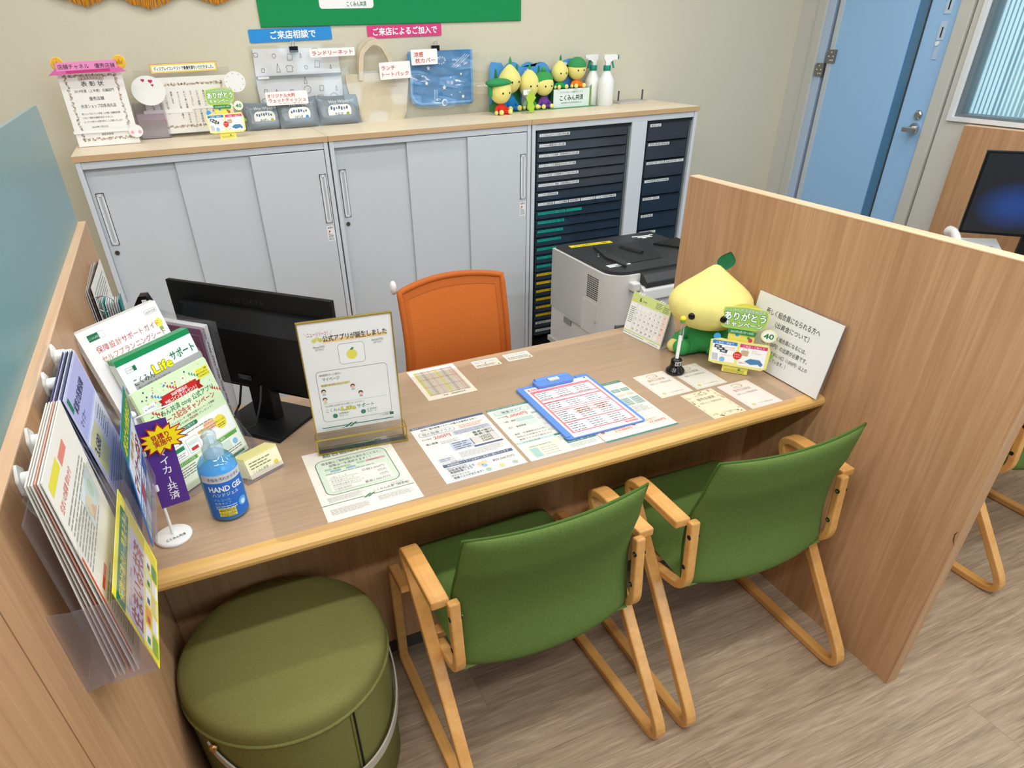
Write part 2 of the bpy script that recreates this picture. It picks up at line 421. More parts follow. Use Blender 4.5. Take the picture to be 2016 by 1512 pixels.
for (z0, z1, y0, y1) in ((1.334, 1.394, 0.180, 0.232), (1.396, 1.456, 0.120, 0.172)):
    mb = MB().box(XW - 0.006, XW + 0.006, y0, y1, z0, z1, M('#8c8983', 0.35, 0.8))
    for k in range(5): mb.cyl((XW - 0.008, y0 + 0.012 + 0.014 * (k % 3), z0 + 0.012 + 0.018 * (k // 2)), (XW - 0.005, y0 + 0.012 + 0.014 * (k % 3), z0 + 0.012 + 0.018 * (k // 2)), 0.003, WHITE, 8)
    part('hinge', mb, dr)
mb = MB(); mb.box(XW + 0.001, XW + 0.006, -0.452, -0.418, 1.50, 1.572, M('#bcd3ea', 0.4)); mb.box(XW, XW + 0.006, -0.438, -0.432, 1.51, 1.55, DARK)
mb.box(XW + 0.001, XW + 0.006, -0.452, -0.418, 1.60, 1.70, M('#bcd3ea', 0.4)); mb.box(XW, XW + 0.006, -0.438, -0.432, 1.615, 1.66, DARK)
mb.cyl((XW + 0.006, -0.43, 1.487), (XW - 0.002, -0.43, 1.487), 0.009, WHITE); mb.box(XW + 0.001, XW + 0.006, -0.446, -0.424, 1.425, 1.475, M('#b3cde8', 0.4))
part('latch_cover', mb, dr)
mb = MB(); f = M('#e3e5e6', 0.4)
mb.box(XW - 0.014, 3.75, -2.6, -0.598, 1.19, 1.207, f); mb.box(XW - 0.014, 3.75, -0.620, -0.598, 1.207, 2.2, f); mb.box(XW - 0.014, 3.75, -2.6, -0.598, 2.18, 2.2, f)
mb.box(XW + 0.005, 3.74, -2.6, -0.62, 1.207, 1.217, M('#6f7678', 0.4)); mb.box(XW + 0.005, 3.74, -0.63, -0.62, 1.217, 2.18, M('#6f7678', 0.4))
wn = struct('window_1', mb)
part('window_pane', MB().box(XW + 0.03, XW + 0.035, -2.6, -0.63, 1.217, 2.18, clear('window_glass', '#f3fafc', 0.05, 0.1, '#b9d9e6', 0.05)), wn)
mb = MB(); sl = M('#a9c4cf', 0.5); sl2 = M('#d3e4ea', 0.5)
for k in range(96):
    y = -0.64 - k * 0.0205; w_ = 0.006 + 0.004 * ((k // 5) % 3)
    mb.box(XW + 0.060, XW + 0.062, y - w_, y, 1.2, 2.19, sl2 if (k // 7) % 2 else sl)
part('vertical_blind', mb, wn)
em = bpy.data.materials.new('daylit_room'); em.use_nodes = True; p_ = em.node_tree.nodes['Principled BSDF']
p_.inputs['Base Color'].default_value = lin('#b5d6e4'); p_.inputs['Emission Color'].default_value = lin('#dcecf2'); p_.inputs['Emission Strength'].default_value = 0.8
part('lit_backing', MB().box(XW + 0.085, XW + 0.09, -2.6, -0.62, 1.2, 2.19, em), wn)

# ---------------------------------------------------------------- office cabinets along the back wall
ZC = 1.2385
def cabinet_shell(mb, mid=None):
    mb.box(0.003, 0.020, 0.0, 0.40, 0.0, ZC, STEEL); mb.box(0.880, 0.897, 0.0, 0.40, 0.0, ZC, STEEL)
    mb.box(0.020, 0.880, 0.004, 0.40, 1.213, ZC - 0.001, STEEL); mb.box(0.020, 0.880, 0.004, 0.40, 0.0, 0.055, STEEL)
    mb.box(0.020, 0.880, 0.385, 0.40, 0.055, 1.213, STEEL); return mb
def handle(x0, x1, z0, z1, y):
    mb = MB(); t = 0.0022
    mb.box(x0, x1, y - 0.0012, y, z0, z1, M('#232323', 0.4)); a = M('#dfe1e2', 0.35)
    x0 += t; x1 -= t; z0 += t; z1 -= t
    mb.box(x0, x0 + 0.007, y - 0.004, y, z0, z1, a); mb.box(x1 - 0.007, x1, y - 0.004, y, z0, z1, a)
    mb.box(x0, x1, y - 0.004, y, z1 - 0.009, z1, a); mb.box(x0, x1, y - 0.004, y, z0, z0 + 0.007, a)
    mb.box(x0 + 0.007, x1 - 0.007, y - 0.0016, y, z0 + 0.007, z1 - 0.009, M('#b9bcbe', 0.4)); return mb
def sliding_cabinet(label):
    t = thing('sliding_door_cabinet', label, 'cabinet', (0, 0, 0), 0, 'grey office cabinets along the back wall')
    part('carcass', cabinet_shell(MB()), t, bev=0.0015)
    d = part('sliding_door', MB().box(0.021, 0.345, 0.026, 0.040, 0.056, 1.212, STEEL2), t)
    part('handle', handle(0.032, 0.060, 0.942, 1.129, 0.026), d)
    lk = MB(); lk.cyl((0.042, 0.026, 0.915), (0.042, 0.0225, 0.915), 0.0085, M('#6a6862', 0.35, 0.7)); lk.box(0.0410, 0.0430, 0.0215, 0.0226, 0.910, 0.920, DARK)
    part('keyhole', lk, d)
    part('sliding_door', MB().box(0.325, 0.605, 0.014, 0.024, 0.056, 1.212, STEEL2), t, bev=0.001)
    d = part('sliding_door', MB().box(0.594, 0.8775, 0.001, 0.012, 0.058, 1.210, STEEL2), t, bev=0.0015)
    part('handle', handle(0.845, 0.872, 0.934, 1.124, 0.001), d)
    s = Sheet(0.030, 0.062, 0.0003, '#ececea'); s.text('▲警告', 0.015, 0.052, 0.007, '#7a2a24', w=0.022, al='c'); s.circ(0.010, 0.040, 0.004, '#c9473b'); s.lines(0.004, 0.026, 0.022, 5, 0.005, '#555555')
    s.text('×', 0.004, 0.028, 0.011, '#b5443c')
    part('caution_label', s, d, loc=(0.844, 0.0008, 0.860), rot=stand())
    return t
sliding_cabinet('grey sliding door cabinet beside the frosted glass, under the award certificates')
dup(bpy.data.objects['sliding_door_cabinet'], (0.9, 0, 0), label='grey sliding door cabinet between its twin and the tray cabinet, behind the orange chair')
def board(x0, x1, label):
    mb = MB(); mb.box(x0, x1, -0.002, 0.405, -0.0195, 0.0, WOOD_B); mb.box(x0, x1, -0.004, -0.002, -0.0195, 0.0, WOOD_BE)
    o = part('cabinet_top_board', mb, None, loc=(0, 0, 1.2585)); tag(o, label, 'board', 'pale wood boards on the cabinets')
board(-0.002, 0.8985, 'pale wood top board carrying the two award certificates')
board(0.9005, 1.7985, 'pale wood top board carrying the tote bag, between the two other boards')
board(1.8005, 2.706, 'pale wood top board carrying the stuffed toys and spray bottles')
# tray cabinet
tc_ = thing('tray_cabinet', 'grey cabinet of dark labelled document trays behind the printer', 'cabinet', (1.8, 0, 0))
mb = cabinet_shell(MB()); mb.box(0.528, 0.612, 0.002, 0.40, 0.055, 1.213, STEEL)
part('carcass', mb, tc_, bev=0.0015)
ink = M('#0e181e', 0.5)
mb = MB()
for (x0, x1) in ((0.0205, 0.5275), (0.6125, 0.8795)):
    mb.box(x0, x1, 0.37, 0.384, 0.056, 1.212, ink); mb.box(x0, x0 + 0.012, 0.012, 0.37, 0.056, 1.212, ink); mb.box(x1 - 0.012, x1, 0.016, 0.37, 0.056, 1.212, M('#5c6361', 0.5))
    mb.box(x0, x1, 0.012, 0.37, 1.200, 1.212, ink)
part('tray_rack', mb, tc_)
LEFT = [['こくみん(全タイプ)加入申込書'], ['こくみん(傷害)加入申込書'], ['こくみん(こども保障・医療保障)加入申込書'], ['こくみん(こども満期金付き)加入申込書'],
        ['こくみん(終身・引受緩和タイプ)加入申込書'], ['こくみん(シニア・傷害・終身保障)加入申込書'], ['こくみん追加告知書'],
        ['こくみん解約届', 'こくみん変更届', '解約取消願い', 'クーリングオフ届', 'こくみん共済指定代理請求届'],
        ['住まいる加入申込書・共通告知', '住まいるチェック'], ['住まいる加入申込書・地震'], ['住まいる加入申込書・火災'], ['住まいる加入申込書'], ['住まいる変更申込書'],
        ['住まいる変更届'], ['住まいる解約届'], ['マイカー加入申込'], ['マイカー変更届'], ['マイカー解約届'], ['マイカー更改'], ['マイカー異動'], ['マイカー申込書'], ['事故受付票'], ['終身生命申込書']]
WD = [.155, .135, .208, .193, .21, .215, .105, 0, .15, .145, .14, .13, .13, .13, .13, .125, .125, .125, .125, .125, .125, .11, .11]
def tray(x0, x1, z, h, labels, widths, bg, fg):
    """z: middle of the label strip"""
    mb = MB(); y = 0.014
    mb.box(x0, x1, y, y + 0.003, z - 0.026 if h < .05 else z - h * .8, z + 0.012, SMOKE); zb = z - 0.026 if h < .05 else z - h * .8
    mb.box(x0, x1, y + 0.003, 0.36, zb, zb + 0.003, ink); mb.box(x0, x0 + 0.003, y, 0.36, zb, z + 0.008, SMOKE); mb.box(x1 - 0.003, x1, y, 0.36, zb, z + 0.008, SMOKE)
    mb.box(x0 + 0.01, x1 - 0.01, y - 0.003, y, z + 0.0085, z + 0.012, M('#1c2930', 0.25))
    d = part('drawer', mb, tc_)
    xx = x0 + 0.012
    for s_, w_ in zip(labels, widths):
        l = Sheet(w_, 0.0125, 0.0004, bg); l.text(s_, 0.006, 0.0026, 0.0080, fg, w=w_ - 0.012)
        part('label', l, d, loc=(xx, y - 0.0006, z - 0.0062), rot=stand()); xx += w_ + 0.004
for k in range(23):
    bg, fg = ('#e4e6e6', '#2c2c2c') if k < 8 or k > 20 else (('#1aa392', '#0a4a42') if k < 15 else ('#e2c417', '#57480a'))
    ws = [.085, .072, .062, .08, .115] if k == 7 else ([.15, .085] if k == 8 else [WD[k]])
    tray(0.034, 0.514, 1.190 - 0.0419 * k, 0.0419, LEFT[k], ws, bg, fg)
RIGHT = [['来店予約'], ['契約(傷害)更新届'], ['変更届(口座・氏名)', '改姓変更(改名・死亡)'], ['入金処理票', '現金受付依頼書'], ['発行依頼／再発行'], ['請求書類'], ['事務処理マニュアル'], ['回覧書類']]
RW = [[.062], [.122], [.105, .112], [.06, .08], [.10], [.072], [.10], [.08]]
for k in range(8): tray(0.626, 0.866, 1.190 - 0.0830 * k, 0.083, RIGHT[k], RW[k], '#e4e6e6', '#2c2c2c')
# papers lying in the trays
def stack(x0, x1, z, n, cols, label, grp, seed):
    rr = random.Random(seed); mb = MB()
    for i in range(n):
        a = rr.uniform(-.006, .006); b = rr.uniform(0, .012); c = M(cols[i % len(cols)], 0.7)
        mb.box(x0 + a, x1 + a, 0.022 + b, 0.31 + b, i * 0.0024, i * 0.0024 + 0.0022, c)
    solo('paper_stack', mb, label, 'papers', (1.8, 0, z), 0, grp)
OR = ['first', 'second', 'third', 'fourth', 'fifth', 'sixth']
for k in range(6):
    cols = (['#b9b8a8', '#8b8f8a', '#cfcabc'], ['#9fb6d8', '#86a5cf', '#e6e6e0'], ['#8f9bc9', '#a7b4dd', '#dfe3ea'], ['#c4c3b8', '#a9b0a8'], ['#e9e8e2', '#d3d3cb'], ['#deded8', '#c9c9c4'])[k]
    kind = ('mixed', 'pale blue', 'lilac', 'greyish', 'white', 'off white')[k]
    stack(0.632, 0.632 + (.215, .19, .2, .21, .21, .19)[k], 1.190 - .083 * k - .083 * .8 + .0035, (9, 12, 13, 8, 7, 11)[k], cols, '%s papers lying in the %s tray from the top of the narrow tray column' % (kind, OR[k]), 'papers in the narrow tray column', k)
for k in range(6):
    stack(0.05, 0.05 + (.4, .41, .40, .39, .40, .38)[k], 1.190 - .0419 * k - .026 + .0035, (3, 3, 4, 4, 5, 4)[k], ['#c9c7ba', '#a9aaa2'], 'thin paper stack lying in the %s tray from the top of the wide tray column' % OR[k], 'papers in the wide tray column', 20 + k)

# ---------------------------------------------------------------- partitions
XL, HL = 0.053, 1.170
t = thing('partition', 'oak partition with a frosted glass upper screen beside the brochure pockets', 'partition', (0, 0, 0))
mb = MB(); mb.box(XL - 0.038, XL, -2.235, -0.640, 0, HL - 0.004, WOOD_PD); part('panel', mb, t)
mb = MB(); mb.box(XL - 0.038, XL, -3.4, -2.2385, 0, HL - 0.004, WOOD_PD); part('panel', mb, t)
mb = MB(); mb.box(XL - 0.040, XL + 0.001, -3.4, -0.639, HL - 0.004, HL, WOOD_E); mb.box(XL - 0.039, XL + 0.0005, -0.640, -0.6385, 0, HL - 0.004, WOOD_E); part('edging', mb, t, bev=0.0008)
pl = Sheet.rr(-3.4, HL, 2.757, 0.293, 0.026)
mb = MB().prism([(XL - 0.026, p[0], p[1]) for p in pl], (0.008, 0, 0), GLASS)
part('glass_screen', mb, t, bev=0.001)
XR, HP = 1.844, 1.1846
def partition(x, y0, y1, label):
    t = thing('partition', label, 'partition', (x, 0, 0))
    part('panel', MB().box(0, 0.038, y0 + 0.002, y1, 0, HP - 0.003, WOOD_P), t)
    mb = MB(); mb.box(-0.0005, 0.0385, y0, y1 + 0.001, HP - 0.003, HP, WOOD_E); mb.box(-0.0005, 0.0385, y0, y0 + 0.002, 0, HP - 0.003, WOOD_P); mb.box(0, 0.038, y1, y1 + 0.001, 0, HP - 0.003, WOOD_E)
    part('edging', mb, t, bev=0.0008); return t
t = partition(XR, -2.198, -1.035, 'tall oak partition beside the green armchairs, with a chipped front edge')
mb = MB(); mb.prism([(-0.0012, -2.1985, 0.522), (-0.0012, -2.1905, 0.534), (-0.0012, -2.1880, 0.552), (-0.0012, -2.1930, 0.562), (-0.0012, -2.1905, 0.548), (-0.0012, -2.1940, 0.532)], (0.003, 0, 0), M('#6b4027', 0.8))
part('chip', mb, t)
partition(3.595, -2.2, -0.72, 'oak partition against the grey wall panels under the blind window')

# ---------------------------------------------------------------- reception counters
def counter(x0, x1, label):
    t = thing('reception_counter', label, 'counter', (x0, 0, 0), 0, 'oak reception counters'); L_ = x1 - x0
    part('countertop', MB().box(0, L_, -1.7085, -1.062, 0.690, 0.715, WOOD_T), t)
    pr = [(-1.7088, 0.715), (-1.727, 0.715), (-1.738, 0.7125), (-1.7445, 0.706), (-1.7465, 0.698), (-1.7445, 0.690), (-1.738, 0.6835), (-1.728, 0.681), (-1.7088, 0.681)]
    mb = MB().prism([(0, p[0], p[1]) for p in pr], (L_, 0, 0), WOOD_N, False); part('nosing', mb, t)
    mb = MB().box(0, L_, -1.500, -1.478, 0.062, 0.690, WOOD_M); part('front_panel', mb, t)
    part('plinth', MB().box(0, L_, -1.490, -1.478, 0.0, 0.062, M('#4a4038', 0.6)), t)
    return t
counter(XL + 0.0012, XR - 0.0012, 'oak reception counter with a rounded light nosing, between the partitions')
counter(XR + 0.0395, 3.594, 'oak reception counter of the next booth, mostly behind the tall partition')
pl = Sheet.rr(0.331, -1.7300, 1.430, 0.62, 0.022)
solo('desk_mat', MB().prism([(p[0], p[1], 0) for p in pl], (0, 0, 0.0013), MATV), 'clear vinyl desk mat covering the flyers on the reception counter', 'desk mat', (0, 0, 0.7164))

# ---------------------------------------------------------------- green armchairs
GREEN = M('#5d7338', 0.85, spec=0.15, bump=0.55, bscale=420, var=0.10, vscale=220, name='green_upholstery')
OLIVE = M('#757440', 0.85, spec=0.15, bump=0.5, bscale=420, var=0.08, vscale=240, name='olive_upholstery')
SEAM = M('#3c5a1c', 0.9)
def armchair(label):
    """local frame: y towards the counter, origin on the floor under the chair"""
    t = thing('armchair', label, 'chair', (0, 0, 0), 0, 'green upholstered armchairs')
    o = -1.80
    for sx in (-1, 1):
        x = sx * 0.260
        path = [(-1.936, .602), (-1.688, .602), (-2.130, .0125), (-1.535, .0125)]
        p = fillet(path, [0.045, 0.05], 9); n = len(p)
        wd = []
        for q in p:
            k = min(max((q[1] - 0.50) / 0.09, 0), 1); wd.append(0.030 + 0.012 * k)
        fr = part('side_frame', MB().ribbon([(a - o, b) for a, b in p], wd, 0.023, WOOD_C, x), t, bev=0.004)
        p = fillet([(-1.5295, .0), (-1.5395, .392), (-1.66, .402)], 0.035, 8)
        part('front_leg', MB().ribbon([(a - o, b) for a, b in p], 0.028, 0.021, WOOD_C, x), t, bev=0.004)
        p = fillet([(-1.942, .606), (-1.960, .398), (-1.83, .370)], 0.055, 9)
        bk = part('back_bracket', MB().ribbon([(a - o, b) for a, b in p], 0.026, 0.021, WOOD_C, sx * 0.234), t, bev=0.004)
        for z in (0.565, 0.47):
            b = MB().cyl((sx * 0.2225, -1.950 - o, z), (sx * 0.2195, -1.950 - o, z), 0.0065, DARK, 14); b.cyl((sx * 0.2227, -1.950 - o, z), (sx * 0.2185, -1.950 - o, z), 0.004, CHROME, 12)
            b2 = MB().cyl((sx * 0.2465, -1.950 - o, z), (sx * 0.2480, -1.950 - o, z), 0.0065, DARK, 14)
            part('screw', b, bk); part('screw', b2, bk)
    def seat(u, v, top):
        x = (u - .5) * 0.442; y = 0.285 - v * 0.435; e = min(u, 1 - u) * 2; d = min(v, 1 - v) * 2
        r = (1 - (1 - min(e * 4, 1)) ** 3) * (1 - (1 - min(d * 4.5, 1)) ** 3)
        z = 0.412 - 0.02 * v + (0.026 * r if top else -0.026 * r)
        if v < .12: z -= 0.012 * (1 - v / .12)
        return (x, y, z)
    mb = MB(); mb.grid(lambda u, v: seat(u, v, True), 20, 20, GREEN, flip=True); mb.grid(lambda u, v: seat(u, v, False), 20, 20, GREEN)
    part('seat', mb, t)
    def back(u, v, side):
        a = (u - .5) * 2
        hw = 0.229 - 0.018 * max(0, v - .45) ** 1.3 * 1.6
        z = 0.397 + 0.378 * v - 0.022 * (1 - a * a) * (1 - v) + 0.012 * a * a * max(0, v - .8) * 5 * .5
        y = -1.955 - o + 0.020 * math.sin(PI * min(v, .75) / .75) - 0.085 * max(0, v - 0.5) ** 1.6
        y += 0.030 * abs(a) ** 2.2 - 0.018 - 0.03 * max(0, v - .82) * abs(a) ** 3
        e = max(0, 1 - abs(a) ** 7) ** .5 * max(0, 1 - abs(2 * v - 1) ** 12) ** .5
        return (a * hw, y + side * 0.019 * e + 0.010, z)
    ez = lambda q: .5 - .5 * math.cos(PI * q)
    mb = MB(); mb.grid(lambda u, v: back(ez(u), ez(v), -1), 30, 30, GREEN); mb.grid(lambda u, v: back(ez(u), ez(v), 1), 30, 30, GREEN, flip=True)
    b = part('backrest', mb, t)
    ed = [back(0, k / 26, 0) for k in range(27)] + [back(k / 28, 1, 0) for k in range(1, 29)] + [back(1, 1 - k / 26, 0) for k in range(1, 27)] + [back(1 - k / 28, 0, 0) for k in range(1, 28)]
    part('piping', MB().tube(ed, 0.0032, SEAM, 6, True), b)
    part('seat_frame', MB().box(-0.245, 0.245, -0.02, 0.01, 0.368, 0.388, WOOD_C).box(-0.245, 0.245, 0.20, 0.23, 0.372, 0.390, WOOD_C), t, bev=0.003)
    return t
a = armchair('green armchair beside the round stool, in front of the blue flyer')
a.location = (0.870, -1.790, 0); a.rotation_euler.z = R(1)
b = dup(a, (1.497, -1.797, 0), (0, 0, R(-1.5)), 'green armchair next to the chipped partition, in front of the clipboard')
c = dup(a, (2.72, -1.80, 0), (0, 0, 0), 'green armchair beyond the chipped partition, only an edge of it showing')

# ---------------------------------------------------------------- round stool
t = thing('round_stool', 'round olive storage stool with a pale carrying strap under the counter', 'stool', (0.289, -1.738, 0)); t.scale = (1.035, 1.035, 1.06)
part('body', MB().lathe([(0.212, 0), (0.220, 0.01), (0.2225, 0.20), (0.2235, 0.372)], OLIVE, 64), t)
pr = [(0.2245, 0.372), (0.2250, 0.395), (0.222, 0.408), (0.212, 0.418), (0.18, 0.4245), (0.12, 0.427), (0.05, 0.428), (0.001, 0.428)]
l = part('lid', MB().lathe(pr, OLIVE, 64), t)
part('piping', MB().tube([(0.2255 * math.cos(2 * PI * k / 64), 0.2255 * math.sin(2 * PI * k / 64), 0.374) for k in range(64)], 0.0042, OLIVE, 8, True), l)
a0 = R(-63)
part('seam', MB().tube([(0.2245 * math.cos(a0), 0.2245 * math.sin(a0), z) for z in (0.02, 0.2, 0.366)], 0.0022, M('#15170c', 0.9), 6).tube([(0.2245 * math.cos(a0 - .035), 0.2245 * math.sin(a0 - .035), z) for z in (0.02, 0.2, 0.366)], 0.0018, OLIVE, 6), t)
def strap():
    vs = []; n = 48; A0, A1 = R(-143), R(17)
    for k in range(n + 1):
        s_ = k / n; a_ = A0 + (A1 - A0) * s_; z = 0.345 - 0.165 * (1 - (2 * s_ - 1) ** 2) ** 0.9
        for dr_, dz in ((0.0025, -0.0125), (0.0065, -0.0125), (0.0065, 0.0125), (0.0025, 0.0125)):
            rr = 0.2245 + dr_ + 0.006 * math.sin(PI * s_); vs.append((rr * math.cos(a_), rr * math.sin(a_), z + dz))
    fs = []
    for k in range(n):
        for q in range(4): fs.append((4 * k + q, 4 * k + (q + 1) % 4, 4 * k + 4 + (q + 1) % 4, 4 * k + 4 + q))
    fs += [(3, 2, 1, 0), tuple(4 * n + q for q in range(4))]
    return MB().add(vs, fs, M('#b3aa9a', 0.5))
sp = part('strap', strap(), t)
for a_ in (R(-140), R(14)):
    d = Vector((math.cos(a_), math.sin(a_), 0)); p = d * 0.2245 + Vector((0, 0, 0.345))
    part('rivet', MB().tube([p, p + d * 0.011, p + d * 0.013], [0.0085, 0.0085, 0.004], M('#b98e5e', 0.25, 1.0), 14), sp)
# ---------------------------------------------------------------- on the wall
YW = 0.42
s = Sheet(1.171, 0.72, 0.006, '#0b8a4c')
s.rect(0, 0.0, 1.171, 0.002, '#07693a')
s.rrect3(0.2475, 0.058, 0.2295, 0.30, 0.012, M('#f2f2ef', 0.5), 0.0075); s.t = 0.0075
s.text('anniversary', 0.352, 0.098, 0.013, '#1c7a50', w=0.066); s.text('こくみん共済', 0.362, 0.066, 0.0165, '#155f41', w=0.084, bold=.02)
s.poly([(.315, .090), (.350, .090), (.350, .104), (.338, .108), (.322, .108), (.315, .102)], '#12784a', 2); s.text('40', 0.29, 0.115, 0.16, '#12784a', w=.14, bold=.05)
solo('green_wall_board', s, 'large green board with a white anniversary plate, high on the beige wall', 'sign', (0.777, YW - 0.0005, 1.620), stand())
s = Sheet(0.338, 0.046, 0.003, '#2e8fd6', rad=0.006); s.text('ご来店相談で', 0.085, 0.012, 0.026, '#ffffff', w=0.185, bold=.035)
solo('wall_sign', s, 'blue wall sign above the patterned laundry net', 'sign', (0.724, YW - 0.0005, 1.568), (PI / 2, R(-0.8), 0))
s = Sheet(0.339, 0.046, 0.003, '#d8467f', rad=0.006); s.text('ご来店によるご加入で', 0.025, 0.012, 0.026, '#ffffff', w=0.292, bold=.035)
solo('wall_sign', s, 'pink wall sign above the tote bag and the blue pillow cover', 'sign', (1.2165, YW - 0.0005, 1.5695), (PI / 2, R(-0.6), 0))
# gold fringed pennants
GOLD = M('#d68e12', 0.6, bump=.4, bscale=200); GOLD2 = M('#b8740a', 0.7)
def pennant(x, z, label):
    t = thing('fringed_pennant', label, 'pennant', (x, YW - 0.012, z), 0, 'gold fringed pennants on the wall')
    s = Sheet(0.20, 0.19, 0.003, base=False); s.prism([(-.14, .35, 0), (-.14, .083, 0), (-.05, .045, 0), (0, .036, 0), (.05, .045, 0), (.14, .083, 0), (.14, .35, 0)], (0, 0, .003), M('#b0281f', 0.7))
    part('pennant_cloth', s, t, rot=stand())
    rr = random.Random(int(x * 1000)); mb = MB()
    for side in (-1, 1):
        for k in range(30):
            f = k / 29; px = side * 0.14 * f; pz = 0.036 + 0.052 * f ** 1.35; l = 0.036 + rr.uniform(-.003, .003)
            mb.tube([(px, -0.004 + rr.uniform(-.002, .002), pz + .004), (px + rr.uniform(-.002, .002), -0.006, pz - l * .5), (px + rr.uniform(-.003, .003), -0.004 + rr.uniform(-.003, .003), pz - l)], 0.0022, GOLD if k % 3 else GOLD2, 5)
    mb.tube([(-.102, -.004, .108), (0, -.005, .034), (.102, -.004, .108)], 0.004, GOLD, 8)
    part('fringe', mb, t)
pennant(0.168, 1.699, 'gold fringed pennant above the pink ribboned certificate')
pennant(0.382, 1.688, 'gold fringed pennant with the lowest tip, between its two neighbours')
pennant(0.624, 1.699, 'gold fringed pennant closest to the green board')

# ---------------------------------------------------------------- on the cabinets: awards
ZT = 1.2585
t = thing('certificate_stand', 'upright white certificate with a pink ribbon and two gold medals', 'certificate', (0.012, 0.232, ZT))
s = Sheet(0.212, 0.250, 0.003, '#eceae5')
def ornate(s, x, y, w, h, c='#b9aa98', th=.012):
    rr = random.Random(5)
    for (a, b, ww, hh) in ((x, y, w, th), (x, y + h - th, w, th), (x, y, th * .9, h), (x + w - th * .9, y, th * .9, h)):
        n = int(max(ww, hh) / .006)
        for i in range(n):
            px = a + (ww * (i + .5) / n if ww > hh else ww / 2); py = b + (hh * (i + .5) / n if hh >= ww else hh / 2)
            for q in range(2):
                s.circ(px + rr.uniform(-.3, .3) * th, py + rr.uniform(-.3, .3) * th, .0032, (c, '#cdbfae', '#a4937f')[q if i % 3 else 2], 1 + q, 7)
ornate(s, .018, .016, .176, .218)
for k in range(8): s.circ(.106 + (k - 3.5) * .010, .222 - abs(k - 3.5) * .001, .0075, '#c9bcae', 3, 9)
s.text('表 彰 状', .106, .196, .015, '#1e1e1e', w=.075, al='c', bold=.01); s.text('2019年度（上半期）店舗部門', .106, .176, .0095, w=.132, al='c'); s.text('優秀店舗', .106, .150, .0115, w=.05, al='c')
s.text('共済ショップ四条烏丸店', .106, .126, .0115, w=.118, al='c'); s.text('貴ショップは２０１９年度（上半期）店舗推進活動', .042, .104, .0062, w=.13)
s.text('において優秀な成績を収められました', .042, .091, .0062, w=.10); s.text('よってその努力と栄誉を称えここに表彰いたします', .042, .078, .0062, w=.13)
s.text('2020年1月22日', .062, .060, .0065, w=.055); s.text('こくみん共済 coop 関西統括本部', .068, .046, .0072, w=.10); s.text('統括本部長', .088, .034, .0072, w=.04)
part('certificate_board', s, t, loc=(0, 0, 0.002), rot=stand(0, R(6)))
s = Sheet(.01, .01, .003, base=False); s.poly([(0, 0), (.198, .005), (.198, .030), (0, .026)], '#e98fc0', 3); s.poly([(-.030, -.012), (.028, -.010), (.028, .006), (.0, .010)], '#d86aa6', 1); s.poly([(.225, -.008), (.172, -.010), (.172, .008), (.198, .012)], '#d86aa6', 1)
s.prism([(p[0], p[1], 0) for p in [(-.030, -.012), (.0, -.002), (.0, .026), (.198, .030), (.198, .004), (.225, -.008), (.172, -.006), (.028, -.008)]], (0, 0, .003), M('#c9327f', .6))
s.text('店舗チャネル　優秀店舗', .099, .007, .014, '#26202a', w=.185, al='c', lv=4, bold=.01)
part('ribbon_banner', s, t, loc=(.007, -.004, .246), rot=stand(0, R(6)))
for x in (.014, .216):
    mb = MB().lathe([(.022, 0), (.022, .003), (.018, .0036), (.0175, .003), (.001, .003)], M('#e3b23c', .35, .5), 28, smooth=False)
    for k in range(26): mb.ball((.0198 * math.cos(k * PI / 13), .0198 * math.sin(k * PI / 13), .003), .0016, M('#f3dc8c', .4), 6, 4)
    mb.add([(-.010, -.007, .0034), (.010, -.007, .0034), (.012, .008, .0034), (.006, .000, .0034), (0, .011, .0034), (-.006, .000, .0034), (-.012, .008, .0034)], [(0, 1, 3), (1, 2, 3), (0, 3, 5), (3, 4, 5), (0, 5, 6)], M('#c48d1c', .35, .5))
    part('gold_medal', mb, t, loc=(x, .018, .268), rot=stand(0, R(6)))
mb = MB().box(-.004, .216, -.005, -.0035, .046, .055, WHITE); part('white_band', mb, t)
def badge(x, z, y, rx, rz, label, kind):
    s = Sheet(.1, .1, .002, base=False)
    s.prism([(rx * math.cos(2 * PI * k / 36), rz * math.sin(2 * PI * k / 36), 0) for k in range(36)], (0, 0, .002), M('#e9e8e6', .5))
    if kind == 'h':
        for (a, b, r) in ((-.012, .036, .0065), (.014, .032, .008), (.018, .018, .005)):
            s.circ(a - r * .45, b, r * .55, '#c9405a'); s.circ(a + r * .45, b, r * .55, '#c9405a'); s.poly([(a - r, b - r * .1), (a, b - r * 1.2), (a + r, b - r * .1)], '#c9405a')
    elif kind == 's':
        for k in range(9): a = k * .7 - .4; s.circ(rx * .8 * math.cos(a), rz * .8 * math.sin(a), .0018, '#8a8a92', 1, 6)
    return s
s = badge(0, 0, 0, .060, .050, '', 'h'); solo('oval_card', s, 'oval white card with little red hearts beside the pink ribboned certificate', 'card', (.300, .298, 1.4275), stand(0, .1))
s = badge(0, 0, 0, .040, .036, '', 's'); solo('oval_card', s, 'oval white card with tiny dots at the top corner of the wide certificate', 'card', (.622, .286, 1.443), stand(0, .1))
s = badge(0, 0, 0, .025, .022, '', 'p'); s.circ(-.013, -.004, .006, '#eaa4bd'); s.circ(.013, -.004, .006, '#eaa4bd'); solo('round_card', s, 'small round card with two pink dots on the low corner of the upright certificate', 'card', (.219, .226, 1.302), stand(0, .1))
t = thing('certificate_stand', 'wide certificate in a clear stand under the yellow edged title strip', 'certificate', (0.262, 0.345, ZT))
mb = MB().box(0, .352, -.004, 0, .008, .235, FILM).box(0, .352, -.03, 0, .004, .008, FILM); part('clear_stand', mb, t)
s = Sheet(.325, .195, .0015, '#ebe9e3'); ornate(s, .022, .018, .281, .158, th=.011)
